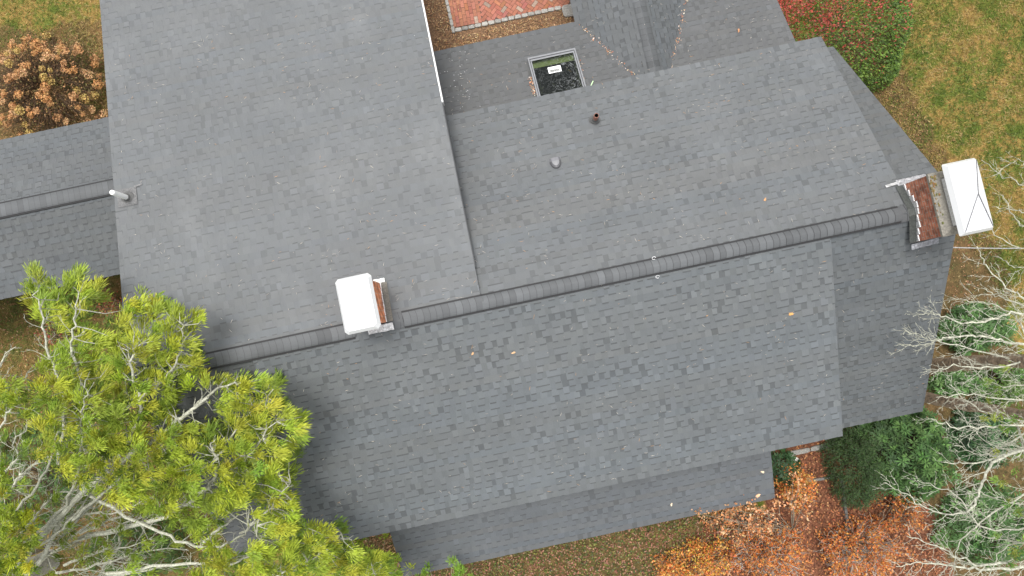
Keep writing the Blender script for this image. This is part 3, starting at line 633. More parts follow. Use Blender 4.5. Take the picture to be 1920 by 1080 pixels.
# ---------------------------------------------------------------- shrubs
def rhodo(px, py, rx, ry, h, n, label, seed, cols=((.035, .085, .028), (.05, .115, .04), (.025, .06, .022)), L=.14, W=.034, k=9, group='dark evergreen shrubs by the house', name='rhododendron_bush', z=0):
    r = np.random.default_rng(seed); c = at(px, py, z+h*.6); c[2] = z; t = thing(name, label, 'shrub', tuple(map(float, c)), group)
    P, A = dome(n, c, rx, ry, h, r); A = A*.55+np.array([0, 0, .6]); A /= np.linalg.norm(A, axis=1)[:, None]
    leafmesh('foliage', rosettes(P, A, r, L, W, k, cols), M_GLOSSLEAF, t, c)
    m = stems(P, c, r, (.13, .1, .07), .01, .12); o = m.build('stem', M_BARK, t); o.location = -c
    return t
rhodo(1715, 850, 1.0, 1.25, 1.7, 900, 'broad green rhododendron with whorled leaves right of the leaf covered path', 31, cols=((.06, .125, .035), (.1, .19, .05), (.04, .085, .025)), L=.15, W=.036, k=9)
rhodo(1845, 615, .8, .62, 1.5, 330, 'rhododendron beside the pale bare branches below the old chimney', 32, cols=((.06, .13, .035), (.09, .18, .05), (.04, .09, .025)))
rhodo(1800, 720, .55, .3, 1.1, 130, 'small patch of rhododendron between the two brown trunks', 33, cols=((.06, .13, .035), (.09, .18, .05)))
rhodo(1860, 820, .7, .8, 1.3, 380, 'dark rhododendron behind the bare branches at the right edge, level with the dormer eave', 37)
rhodo(1870, 990, 1.05, 1.0, 1.6, 560, 'shaded rhododendron under the bare branches near the lower right corner', 34, cols=((.06, .13, .035), (.1, .2, .055), (.04, .09, .025)))
rhodo(1475, 880, .38, .5, .9, 90, 'small dark evergreen shrub at the porch roof corner', 35, L=.12)
def yew(px, py, rx, ry, h, n, label, seed):
    r = np.random.default_rng(seed); c = at(px, py, h*.6); c[2] = 0; t = thing('yew_bush', label, 'shrub', tuple(map(float, c)), 'dark evergreen shrubs by the house')
    P, A = dome(n, c, rx, ry, h, r, thick=.35); parts = []
    D0 = A+r.normal(0, .5, (n, 3)); D0[:, 2] *= .5
    for i in range(9):
        D = D0/np.linalg.norm(D0, axis=1)[:, None]; off = D*(.02*i); D2 = D+r.normal(0, .7, (n, 3)); parts.append(leaves(P+off, D2, np.tile([0, 0, 1.], (n, 1)), .05, .014, pick(((.04, .085, .025), (.06, .115, .03), (.05, .07, .03)), n, r)))
    leafmesh('foliage', parts, M_LEAF, t, c); m = stems(P, c, r, (.12, .08, .05), .01, .02); o = m.build('stem', M_BARK, t); o.location = -c
yew(1608, 880, .52, .95, 1.35, 1700, 'fine leaved dark yew between the path and the rhododendron', 41)
yew(1610, 835, .38, .3, 1.5, 500, 'dark yew tucked against the front eave corner', 42)
# red topped shrub, upper right
def redbush():
    r = np.random.default_rng(51); c = at(1592, 15, .8); c[2] = 0; t = thing('burning_bush', 'rounded green shrub with red leaf tips on the right lawn', 'shrub', tuple(map(float, c)))
    n = 21000; P, A = dome(n, c, 1.85, 2.15, 1.5, r, lump=.05, thick=.16); A = A*.6+np.array([0, 0, .5])
    D = A*.4+np.array([.5, -.2, .3])+r.normal(0, .6, (n, 3)); redness = np.clip(.5+.25*np.sin(P[:, 0]*5.1+1)*np.cos(P[:, 1]*4.6)+.3*(P[:, 1]-c[1])-.12*(P[:, 0]-c[0])+r.normal(0, .28, n), 0, 1)
    green = pick(((.09, .16, .025), (.15, .23, .035), (.06, .11, .02)), n, r); red = pick(((.46, .075, .055), (.36, .085, .06), (.24, .085, .055)), n, r); k = ((redness > .5)*1.0)[:, None]
    leafmesh('foliage', [leaves(P, D, np.tile([0, 0, 1.], (n, 1)), r.uniform(.05, .1, n), r.uniform(.025, .042, n), green*(1-k)+red*k)], M_LEAF, t, c)
    m = stems(P, c, r, (.14, .1, .07), .008, .002); o = m.build('stem', M_BARK, t); o.location = -c
redbush()
# hydrangea, upper left
def hydrangea():
    r = np.random.default_rng(61); c = at(70, 160, .6); c[2] = 0; t = thing('hydrangea_bush', 'round brown hydrangea with dried tan flower heads on the left lawn', 'shrub', tuple(map(float, c)))
    n = 420; P, A = dome(n, c, 1.75, 1.55, 1.3, r, lump=.1, thick=.45); mb = MB()
    for q in P:
        m = c+(q-c)*.5; m[2] = q[2]*.72; cc = tuple(np.array([.10, .062, .035])*r.uniform(.5, 1.6)); mb.tube([c*[1,1,0]+(q-c)*[.45,.45,.2], m+r.normal(0, .09, 3), q], [.006, .005, .003], 3, cc, cap=False)
        for _ in range(2):
            e = q+r.normal(0, .11, 3); mb.tube([m, (m+e)/2+r.normal(0, .02, 3), e], [.005, .004, .002], 3, cc, cap=False)
    o = mb.build('stem', M_BARK, t); o.location = -c
    n3 = 5200; P3, A3 = dome(n3, c, 1.72, 1.5, 1.2, r, thick=.5); leafmesh('dry_leaf', [leaves(P3, rdir(n3, r, .2), rdir(n3, r, .6), r.uniform(.04, .08, n3), .03, pick(((.16, .09, .045), (.26, .14, .06), (.34, .19, .08), (.18, .15, .05)), n3, r))], M_DRY, t, c)
    vari = []
    for k in range(5):
        m_n = 110; d = rdir(m_n, r); rad = .062*(1+r.normal(0, .1, m_n)); Pq = d*rad[:, None]; Pq[:, 2] *= .75
        base = [(.5, .26, .1), (.5, .28, .13), (.55, .34, .17), (.45, .31, .1), (.46, .25, .1)][k]
        V, C = leaves(Pq, rdir(m_n, r)+d*.3, d, .034, .032, pick((base,), m_n, r, .16), 0)
        me = mesh('flower_head', V, np.arange(len(V)).reshape(-1, 4), M_DRY, C=C).data; vari.append(me)
        bpy.data.objects.remove(bpy.data.objects['flower_head'] if 'flower_head' in bpy.data.objects else None)
    # heads: well spread over the dome
    Q, AQ = dome(1500, c, 1.62, 1.42, 1.36, r, lump=.1, thick=.1); keep = []
    for q in Q:
        d = [np.linalg.norm(q[:2]-k[:2]) for k in keep]
        if all(x > .1 for x in d) and q[0] > at(-25, 160, 1)[0] and q[1] > at(60, 236, 1)[1]: keep.append(q)
        if len(keep) >= 175: break
    vis = sorted(keep, key=lambda q: -q[0])
    vis = [q for q in keep if (q[0] > at(-40, 160, 1)[0])]
    for i, q in enumerate(vis[:100]):
        o = bpy.data.objects.new('flower_head', vari[i % 5]); col.objects.link(o); o.parent = t; o.location = q-c; s = r.uniform(.8, 1.7); o.scale = (s, s, s*.9); o.rotation_euler = (r.uniform(-.3, .3), r.uniform(-.3, .3), r.uniform(0, 6))
hydrangea()
# orange and russet shrubs, lower right
def russet(px, py, rx, ry, h, n, label, seed, cols, twig=(.35, .28, .2), z=0, ls=(.04, .075), ntw=200, kind='russet_shrub'):
    r = np.random.default_rng(seed); c = at(px, py, h*.6); c[2] = z; t = thing(kind, label, 'shrub', tuple(map(float, c)), 'orange autumn shrubs below the porch')
    nc = max(12, n//28); Pc, Ac = dome(nc, c, rx, ry, h, r, lump=.25, thick=.45); ii = r.integers(0, nc, n); P = Pc[ii]+r.normal(0, .075, (n, 3)); D = rdir(n, r, .1)
    leafmesh('foliage', [leaves(P, D, rdir(n, r, .9), r.uniform(*ls, n), r.uniform(.03, .055, n), pick(cols, n, r, .2))], M_LEAF, t, c)
    mb = MB()
    for q in Pc[:ntw]:
        m = c+(q-c)*.55; m[2] = c[2]+(q[2]-c[2])*.65; cc = tuple(np.array(twig)*r.uniform(.6, 1.2)); mb.tube([c+(q-c)*.05, m+r.normal(0, .05, 3), q], [.014, .008, .003], 4, cc, cap=False)
        for _ in range(3):
            e = q+r.normal(0, .16, 3)*[1, 1, .5]; mb.tube([m+(q-m)*r.uniform(.2, .8), (q+e)/2, e], [.005, .004, .002], 3, cc, cap=False)
    o = mb.build('stem', M_BARK, t); o.location = -c
OR = ((.68, .24, .05), (.72, .34, .09), (.58, .17, .05), (.62, .4, .12)); RU = ((.6, .2, .05), (.66, .29, .07), (.5, .14, .045), (.46, .22, .09))
russet(1400, 975, .75, .55, 2.2, 1600, 'tall airy shrub with apricot leaves reaching over the porch roof edge', 71, ((.62, .3, .14), (.6, .22, .08), (.55, .34, .15)), ntw=60)
russet(1500, 915, .36, .5, 1.8, 1700, 'bright orange shrub in front of the porch roof corner', 72, OR, ntw=40)
russet(1320, 1055, .7, .42, 1.3, 2600, 'orange shrub with yellow leaves at the bottom edge below the porch', 73, OR+((.5, .36, .05),), ntw=60)
russet(1450, 1045, 1.0, .7, 1.7, 5200, 'wide vermilion shrub at the bottom edge left of the path', 74, RU, twig=(.5, .46, .4), ntw=190)
russet(1620, 1035, 1.0, .7, 1.5, 5200, 'wide russet shrub at the bottom edge right of the path', 75, RU, twig=(.5, .46, .4), ntw=190)
russet(1255, 1068, .35, .3, 1.0, 900, 'small flame orange shrub at the bottom edge left of the other orange shrubs', 70, OR, ntw=30)
russet(1700, 960, .6, .5, 1.2, 1500, 'small russet shrub below the broad rhododendron', 76, RU, ntw=60)
russet(215, 575, .35, .6, 1.0, 500, 'small red leaved shrub in the corner below the side wing', 77, ((.45, .1, .06), (.3, .3, .08), (.5, .2, .1)), ntw=30)
russet(110, 640, .5, .6, .9, 600, 'low red and green shrub beneath the yellow green conifer', 78, ((.42, .1, .07), (.15, .18, .04), (.3, .12, .06)), ntw=40)
def overhang():
    r = np.random.default_rng(79); c = at(1480, 990, 0); t = thing('apricot_sapling', 'slender sapling whose apricot leaves overlap the porch roof edge near its right corner', 'shrub', tuple(map(float, c)), 'orange autumn shrubs below the porch'); mb = MB(); P = []
    for (x, y, z) in ((1300, 962, 2.9), (1335, 968, 3.0), (1368, 955, 3.0), (1395, 965, 2.9), (1400, 940, 3.1), (1425, 950, 3.0), (1450, 962, 2.9), (1460, 938, 3.1), (1478, 925, 3.0), (1490, 945, 2.9), (1500, 900, 2.7), (1488, 888, 2.6), (1515, 930, 2.8), (1440, 985, 2.6), (1400, 990, 2.5), (1350, 990, 2.4), (1520, 960, 2.4)):
        q = at(x, y, z); m = (q+c)/2+r.normal(0, .06, 3); mb.tube([c+[0, 0, .2], m, q], [.014, .009, .004], 4, (.3, .25, .18), cap=False); P += [q+(m-q)*r.uniform(0, .25)+r.normal(0, .075, 3)*[1, 1, .5] for _ in range(24)]
    P = np.array(P); n = len(P); leafmesh('foliage', [leaves(P, rdir(n, r, .1), rdir(n, r, 1.2), r.uniform(.04, .08, n), r.uniform(.04, .06, n), pick(((.66, .33, .15), (.6, .24, .09), (.68, .42, .24)), n, r, .15))], M_LEAF, t, c); o = mb.build('stem', M_BARK, t); o.location = -c
overhang()
rhodo(60, 900, 1.6, 1.5, 1.2, 500, 'low dark green shrub under the dead pale branches of the conifer', 38, cols=((.05, .1, .025), (.08, .13, .03)), L=.1, W=.03)
rhodo(250, 1040, 1.3, .8, 1.0, 320, 'low green shrub under the conifer at the bottom edge', 39, cols=((.05, .1, .025), (.08, .13, .03)), L=.1, W=.03)
rhodo(1890, 720, .6, .6, 1.2, 260, 'dark evergreen shrub between the lower brown trunk and the right edge', 40, cols=((.06, .12, .03), (.09, .16, .04)), L=.12)
# ground cover and litter
def scatter(name, polys, n, seed, L, W, cols, zb=0.0, up=.25, mat_=M_DRY, kind='stuff', label=None, cat='leaves', zj=.03, p=None):
    r = np.random.default_rng(seed); PP = []
    for poly, w in polys:
        w_ = pxpoly(poly, zb); lo, hi = w_.min(0), w_.max(0); k = 0
        while k < n*w:
            q = r.uniform(lo, hi, (int(n*w)+200, 2)); q = q[pip(q+np.stack([wob(q, 2.2, 5), wob(q, 2.2, 6)], 1)*.1, w_)]; PP.append(q); k += len(q)
    P = np.concatenate(PP)[:int(n*sum(w for _, w in polys))]; n = len(P); P = np.column_stack([P, zb+r.uniform(.0, zj, n)])
    D = rdir(n, r, 0, .3); D[:, 2] = np.abs(D[:, 2])*.6
    o = leafmesh(name, [leaves(P, D, rdir(n, r, 1.2), r.uniform(*L, n), r.uniform(*W, n), pick(cols, n, r, .2, p))], mat_)
    tag(o, label, cat, kind=kind); return o
scatter('fallen_leaves', [([(1440, 810), (1640, 770), (1640, 900), (1760, 1000), (1780, 1140), (1200, 1140), (1300, 1010), (1440, 960)], 1)], 7000, 81, (.04, .09), (.03, .06), ((.32, .13, .055), (.23, .085, .04), (.4, .19, .085), (.13, .06, .03)), label='carpet of rust red fallen leaves on the path and beds', zj=.05)
scatter('ground_cover', [([(700, 1050), (900, 1010), (1250, 975), (1420, 945), (1380, 1010), (1290, 1040), (1260, 1140), (700, 1140)], 1)], 9000, 82, (.04, .09), (.025, .05), ((.12, .15, .035), (.32, .14, .09), (.2, .2, .05), (.36, .2, .13), (.07, .09, .03)), mat_=M_LEAF, label='pink and green low ground cover along the porch', cat='ground cover', zj=.14)
scatter('bark_chips', [([(775, -60), (850, -60), (866, 66), (1080, 15), (1110, 45), (830, 125)], 1)], 5200, 83, (.02, .09), (.006, .025), ((.4, .24, .11), (.26, .13, .06), (.5, .36, .19), (.12, .07, .04)), zb=ZP-.03, label='brown bark mulch and straw beside the brick patio', cat='mulch', zj=.03)
scatter('dry_litter', [([(640, 985), (730, 990), (760, 1080), (660, 1080)], .12), ([(-40, 540), (230, 510), (330, 640), (480, 1100), (-40, 1100)], .5), ([(1640, 160), (1720, 190), (1840, 420), (1830, 600), (1760, 600), (1760, 400)], .45)], 9000, 84, (.03, .08), (.01, .035), ((.3, .15, .07), (.2, .1, .05), (.4, .25, .13), (.12, .14, .04)), label='dry brown leaf litter against the house walls', cat='leaf litter', zj=.03)
GR = [([(1640, 170), (1720, -60), (2000, -60), (2000, 640), (1880, 560), (1800, 420)], .82), ([(-60, -60), (215, -60), (215, 230), (-60, 60)], .18), ([(-60, 560), (120, 545), (200, 700), (-60, 900)], .12)]
def grass():
    r = np.random.default_rng(85); n = 46000; PP = []
    for poly, w in GR:
        w_ = pxpoly(poly); lo, hi = w_.min(0), w_.max(0); q = r.uniform(lo, hi, (int(n*w*2.2), 2)); q = q[pip(q, w_)][:int(n*w)]; PP.append(q)
    P = np.concatenate(PP); n = len(P); s = wob(P, .9, 8)+.7*wob(P, 2.7, 9)+r.normal(0, .35, n); k = (s > .02)[:, None]*1.0
    gc = pick(((.11, .16, .025), (.15, .2, .035), (.08, .12, .02)), n, r, .2); sc = pick(((.33, .235, .08), (.4, .29, .12), (.25, .2, .05)), n, r, .2)
    P = np.column_stack([P, np.full(n, -.01)+r.uniform(0, .02, n)]); D = rdir(n, r, .15, .5); D[:, 0] += .5*np.sin(P[:, 0]*1.3+P[:, 1]); D[:, 2] = np.abs(D[:, 2])+.12
    o = leafmesh('grass', [leaves(P, D, rdir(n, r, 1), r.uniform(.07, .15, n), r.uniform(.008, .018, n), gc*(1-k)+sc*k)], M_LEAF); tag(o, 'patchy green and straw coloured lawn grass', 'grass', kind='stuff')
grass()
# ---------------------------------------------------------------- debris on the roof
def roofz(u, v):
    """height of the roof surface at (u, v), or None"""
    zs = []
    if -7.2 < u < -.6 and vS < v < VR: zs.append(ZR-(VR-v)*SS)
    if -.58 < u < 7.5 and VR-TB+.05 < v < VR: zs.append(ZR-(VR-v)*SB)
    if -4.9 < u < 5.95 and VR < v < VR+TF-.05: zs.append(ZR-(v-VR)*SF)
    if 5.98 < u < UR-.05 and VR < v < VR+W0-.05: zs.append(ZR-(v-VR)*.7477)
    if 7.6 < u < UR-.05 and VR-W0 < v < VR: zs.append(ZR-(VR-v)*.7477)
    if zs: return max(zs)
    if UPl < u < UPr and VP-1.6 < v < VP-.03: return Zs(17.0)+(VP-v)*.42
    if -.85 < u < 7.5 and VE+.03 < v < VE+2: 
        return max(ZA+(v-VE)*S1, ZC-abs(u-UC)*S2 if abs(u-UC) < AC+2 and abs(u-UC)*S2 < 3 and ZC-abs(u-UC)*S2 > ZA+(v-VE)*S1 else -9)
    return None
def debris():
    r = np.random.default_rng(91); P = []; D = []; L = []; W = []; C = []
    regs = [(-7.2, -.6, -7.5, VR, 330), (-.58, 7.5, VR-TB, VR, 340), (-4.9, 8.4, VR, VR+W0, 430), (-.85, 7.5, VE+.03, VE+2, 210)]
    for (a, b_, c_, d_, k) in regs:
        cl = r.uniform([a, c_], [b_, d_], (k//5, 2))
        for i in range(k):
            q = cl[r.integers(len(cl))]+r.normal(0, .12, 2) if r.random() < .5 else r.uniform([a, c_], [b_, d_])
            z = roofz(*q)
            if z is None: continue
            P.append((q[0], -q[1], z+.019)); an = r.uniform(0, 6.28); D.append((math.cos(an), math.sin(an)*.6, 0)); L.append(r.uniform(.03, .11)); W.append(r.uniform(.004, .0075)); s = r.uniform(.5, 1)
            C.append(np.array([.55, .5, .42])*s if r.random() < .8 else np.array([.45, .25, .1]))
    # white droppings / specks near the shed wall
    for i in range(42):
        q = (r.normal(-.15, .2), r.uniform(-6.85, -5.2)); z = roofz(*q)
        if z is None: continue
        P.append((q[0], -q[1], z+.02)); an = r.uniform(0, 6.28); D.append((math.cos(an), math.sin(an), 0)); L.append(r.uniform(.012, .04)); W.append(r.uniform(.008, .022)); C.append(np.array([.42, .42, .42]))
    o = leafmesh('roof_debris', [leaves(np.array(P), np.array(D), np.tile([0, 0, 1.], (len(P), 1)), np.array(L), np.array(W), np.array(C), 0)], M_DRY); tag(o, 'pale pine needles and specks strewn over the shingles', 'debris', kind='stuff')
    # leaves caught in the valleys and beside the skylight
    P = []; r = np.random.default_rng(92)
    for k in range(210):
        t = r.beta(1.0, 1.1)*1.95; sg = 1 if r.random() < .45 else -1
        u = UC+sg*(AC-t*S1/S2)+r.normal(0, .025); v = VE+t+r.normal(0, .02); 
        if r.random() < .35+.65*math.sin(t*9+sg)**2: P.append((u, -v, max(ZA+(v-VE)*S1, ZC-abs(u-UC)*S2)+.02))
    for k in range(60): v = r.uniform(-5.72, -5.2); u = su0-.03+r.normal(0, .02); P.append((u, -v, zadd(v)+.02))
    for k in range(16): v = r.uniform(-5.9, -5.3); u = su1+.03+r.normal(0, .02); P.append((u, -v, zadd(v)+.02))
    P = np.array(P); n = len(P)
    o = leafmesh('leaf_debris', [leaves(P, rdir(n, r, 0, .2), rdir(n, r, 2), r.uniform(.02, .05, n), r.uniform(.01, .025, n), pick(((.5, .26, .13), (.6, .42, .28), (.4, .16, .08), (.65, .55, .45)), n, r, .2))], M_DRY); tag(o, 'orange leaf debris caught in the roof valleys and beside the skylight', 'debris', kind='stuff')
debris()
def fallen(px, py, label, c, s=.06):
    # pick the roof height under the pixel
    z = ZR-1
    for _ in range(25):
        p = at(px, py, z); zz = roofz(p[0], -p[1]); z = zz if zz is not None else z
    r = np.random.default_rng(int(px)); k = 5; parts = []
    A = np.linspace(-1.1, 1.1, k)+r.uniform(0, 6); D = np.column_stack([np.cos(A), np.sin(A), np.full(k, .12)])
    o = leafmesh('fallen_leaf', [leaves(np.zeros((k, 3)), D, np.tile([0, 0, 1.], (k, 1)), s*r.uniform(.7, 1.1, k), s*.45, np.tile(c, (k, 1)))], M_DRY); o.location = (p[0], p[1], z+.022)
    tag(o, label, 'leaf', 'single leaves lying on the roof')
fallen(1483, 591, 'single orange leaf on the front slope near the gable end', (.55, .3, .1), .075)
fallen(1432, 374, 'single orange leaf on the rear slope just above the ridge', (.5, .27, .12), .05)
fallen(1386, 58, 'single brown leaf high on the small slope right of the cross gable', (.5, .25, .12), .06)
fallen(885, 662, 'tan leaf below the ridge, left of the middle of the front slope', (.5, .3, .15), .05)
fallen(963, 663, 'tan leaf below the ridge, near the middle of the front slope', (.55, .36, .2), .05)
fallen(1429, 883, 'cream leaf on the porch roof right under the dormer eave', (.75, .6, .42), .06)
fallen(1419, 927, 'peach leaf on the porch roof near its right corner', (.7, .42, .25), .08)
fallen(1260, 946, 'small cream leaf on the middle of the porch roof', (.75, .6, .42), .05)
# light green stick beside the skylight
a = at(1107, 163, zadd(-5.1)+.03); c_ = at(1112, 152, zadd(-5.3)+.05); b = MB(); b.tube([a, c_], .012, 6, (.6, .85, .5)); sc_ = b.build('paint_stick', M_DRY); tag(sc_, 'pale green stick lying beside the skylight corner', 'stick')
# wire bits on the ridge vent
for (px, py, lb) in ((1226, 484, 'small white wire loop on the back edge of the ridge vent'), (1233, 519, 'small white wire loop on the front edge of the ridge vent')):
    c_ = at(px, py, ZR+.02); an = np.linspace(0, 5.2, 12); b = MB(); b.tube([(c_[0]+.035*math.cos(t), c_[1]+.025*math.sin(t), c_[2]+.01) for t in an], .004, 4, (.8, .8, .8)); o = b.build('wire_loop', M_DRY); tag(o, lb, 'wire', 'wire loops on the ridge')
# ---------------------------------------------------------------- path stones at the lower right
def line_stones(a, bb_, n, w, c, label, sd, name='path_edging'):
    q0, q1 = at(*a, .06)[:2], at(*bb_, .06)[:2]; an = math.atan2(*(q1-q0)[::-1]); t = thing(name, label, 'edging', (float(q0[0]), float(q0[1]), 0))
    for i in range(n):
        q = q0+(q1-q0)*(i+.5)/n; stone_block(q[0], q[1], np.linalg.norm(q1-q0)/n*.95, w, an, .05, c, t, name='edging_stone', z0=.02, sd=sd+i)
line_stones((1478, 852), (1562, 834), 2, .13, .26, 'pale stone step edge across the leafy path by the dormer corner', 200, 'stone_step')
line_stones((1500, 905), (1575, 893), 3, .07, .16, 'second low stone edge further down the leafy path', 210, 'stone_step')
line_stones((1578, 895), (1592, 1000), 9, .08, .13, 'row of small dark stones along the right side of the path', 220)
q = at(1490, 861, .1); o = stone_block(q[0], q[1], .2, .13, -.6, .12, .6, name='white_rock', z0=.0, sd=300); tag(o, 'small white rock beside the stone step', 'rock')
# service cable from the gable to the right
b = MB(); A = at(1785, 464, 4.6); B = at(2060, 462, 4.9); ts = np.linspace(0, 1, 12); b.tube([A+(B-A)*t+np.array([0, 0, -.25*math.sin(math.pi*t)]) for t in ts], .011, 5, (.4, .41, .41)); o = b.build('service_cable', M_LEAD); tag(o, 'thin grey cable running right from the gable end below the old chimney', 'cable')
# ---------------------------------------------------------------- trees
def spline(pts, k=5):
    P = np.array(pts, float); out = []
    Q = np.vstack([2*P[0]-P[1], P, 2*P[-1]-P[-2]])
    for i in range(1, len(Q)-2):
        for t in np.linspace(0, 1, k, endpoint=False):
            a, b_, c_, d_ = Q[i-1], Q[i], Q[i+1], Q[i+2]; out.append(.5*((2*b_)+(-a+c_)*t+(2*a-5*b_+4*c_-d_)*t*t+(-a+3*b_-3*c_+d_)*t**3))
    out.append(P[-1]); return np.array(out)
PALE = (.42, .42, .335)
def wig(P, r, s):
    P = P.copy(); n = len(P); P[1:-1] += r.normal(0, s, (n-2, 3)); return P
def twigs(mb, P, rad, r, depth, length, c, spread=.9, dens=9.0, flat=.45, out=None):
    """alternate side branches along a polyline"""
    seg = np.linalg.norm(np.diff(P, axis=0), axis=1); Lt = seg.sum(); k = max(1, int(Lt*dens)); cum = np.concatenate([[0], np.cumsum(seg)])
    for i in range(k):
        s = Lt*(.12+.88*(i+r.random())/k); j = min(np.searchsorted(cum, s)-1, len(seg)-1); j = max(j, 0); f = (s-cum[j])/(seg[j]+1e-9); q = P[j]+(P[j+1]-P[j])*f; d = (P[j+1]-P[j])/(seg[j]+1e-9)
        side = np.cross(d, [0, 0, 1.]); side /= (np.linalg.norm(side)+1e-9); sg = 1 if (i % 2) else -1
        a = r.uniform(.5, 1.15)*spread; v = d*math.cos(a)+side*sg*math.sin(a)+np.array([0, 0, r.normal(0, flat)]); v /= np.linalg.norm(v)
        ln = length*r.uniform(.4, 1.15)*(1-.45*s/Lt); m = 5; T = [q]; vv = v.copy()
        for _ in range(m-1): vv = vv*.9+d*.14+r.normal(0, .16, 3); vv /= np.linalg.norm(vv); T.append(T[-1]+vv*ln/(m-1))
        T = np.array(T); r0 = max(rad*(1-.6*s/Lt)*.5, .0035)
        mb.tube(T, np.linspace(r0, max(r0*.35, .0022), m), 4 if depth > 1 else 3, tuple(np.array(c)*r.uniform(.75, 1.15)), cap=False)
        if out is not None: out.append(T[-1])
        if depth > 1: twigs(mb, T, r0, r, depth-1, ln*.5, c, spread, dens*1.35, flat, out)
def sprays(P, A, r, cols, n=42, L=(.07, .13), W=.018, spread=.85, size=.22, tipc=1.35):
    """conifer sprays: fans of scale-like fingers around axis A"""
    parts = []; m = len(P); Cb = pick(cols, m, r, .12)
    for i in range(n):
        t = r.random(m)**.7*.75; dv = A+r.normal(0, spread, (m, 3))*np.array([1, 1, .55]); dv /= np.linalg.norm(dv, axis=1)[:, None]
        B = P+A*(t*size)[:, None]*.7+dv*(r.uniform(.0, size*.45, m))[:, None]; D = dv*.75+A*.6
        f = (1+(tipc-1)*t/.75)[:, None]; C = Cb*f*(1+r.normal(0, .1, (m, 1))); C[:, 2] *= .9
        parts.append(leaves(B, D, np.tile([0, 0, 1.], (m, 1))+r.normal(0, .5, (m, 3)), r.uniform(*L, m), W*r.uniform(.8, 1.3, m), C))
    return parts
def conifer():
    r = np.random.default_rng(101); root = at(-70, 1130, 3.0); root[2] = 0
    t = thing('conifer_tree', 'large yellow green conifer with pale limbs over the left front roof corner', 'tree', tuple(map(float, root)))
    mb = MB(); tr = np.array([[root[0], root[1], -.2], [root[0]+.05, root[1]+.05, 3], [root[0]-.1, root[1]+.1, 6], [root[0], root[1], 9.2]]); S = spline(tr, 8)
    mb.tube(S, np.linspace(.3, .08, len(S)), 12, (.42, .41, .36)); o = mb.build('trunk', M_BARK, t, smooth=True); o.location = -root
    tp = lambda z: np.array([root[0], root[1], z])
    defs = [  # px polylines with heights, base radius
     ([(20, 1075, 3.6), (95, 985, 4.4), (175, 905, 5.2), (250, 850, 5.8), (330, 790, 6.3), (390, 745, 6.6)], .095, 2.8),
     ([(60, 1068, 3.5), (130, 950, 4.5), (212, 868, 5.6), (262, 780, 6.4), (250, 700, 6.8), (248, 655, 7.0)], .06, 2.9),
     ([(-20, 1010, 4.6), (28, 965, 5.0), (86, 882, 5.6), (110, 800, 6.0)], .05, 4),
     ([(86, 985, 4.8), (140, 900, 5.6), (152, 830, 6.3), (156, 770, 6.9), (160, 712, 7.3)], .035, 4),
     ([(130, 980, 4.6), (215, 905, 5.4), (285, 845, 6.0), (330, 815, 6.4)], .032, 4),
     ([(150, 1010, 3.6), (260, 985, 4.6), (350, 945, 5.6), (395, 905, 6.0), (402, 865, 6.4), (395, 830, 6.8)], .055, 3),
     ([(395, 905, 6.0), (440, 880, 6.3), (480, 838, 6.6), (520, 790, 7.0)], .032, 5),
     ([(110, 870, 5.4), (120, 760, 6.2), (100, 680, 6.8), (78, 600, 7.2), (72, 545, 7.3)], .036, 5),
     ([(156, 800, 6.2), (150, 700, 6.7), (133, 660, 6.9), (142, 600, 7.2), (146, 545, 7.3)], .034, 5),
     ([(170, 930, 5.0), (300, 1000, 5.0), (390, 1028, 5.4), (450, 1004, 5.8), (478, 975, 6.2)], .035, 3.6),
     ([(200, 1075, 4.0), (330, 1060, 5.0), (440, 1055, 5.8), (478, 1030, 6.2), (482, 985, 6.5)], .035, 3.4),
     ([(260, 1090, 4.0), (400, 1090, 5), (520, 1075, 5.6), (600, 1040, 6.0), (640, 1000, 6.1)], .035, 3.4),
     ([(520, 1080, 5.4), (620, 1085, 5.6), (720, 1075, 5.8)], .022, 3),
     ([(230, 770, 6.2), (300, 720, 6.6), (340, 660, 6.9), (345, 610, 7.1)], .03, 5),
     ([(330, 790, 6.3), (410, 730, 6.6), (460, 720, 6.8), (500, 745, 6.9)], .026, 5),
     ([(-60, 900, 5.2), (-10, 820, 5.6), (20, 760, 5.8), (50, 700, 6.2)], .035, 5),
     ([(400, 865, 6.4), (450, 800, 6.5), (500, 740, 6.6)], .024, 5),
     ([(450, 1000, 5.9), (510, 950, 6.3), (545, 905, 6.6)], .024, 5),
     ([(-30, 1040, 4.4), (0, 985, 5.0), (10, 930, 5.2)], .03, 3)]
    limbs = []; lb = MB(); pts_all = []
    for pl, rad, zt in defs:
        W_ = [at(x, y, z+.12*i) for i, (x, y, z) in enumerate(pl)]
        if pl[0][0] < 100 and pl[0][1] > 880: W_ = [tp(pl[0][2]-.6)]+W_
        S = wig(spline(W_, 6), r, .022); rr = np.linspace(rad, max(rad*.22, .006), len(S)); lb.tube(S, rr, 7, tuple(np.array(PALE)*r.uniform(.85, 1.1)), cap=False)
        limbs.append((S, rad)); pts_all.append(S); twigs(lb, S[len(S)//4:], rad*.5, r, 2, .5, PALE, dens=5.0, flat=.35)
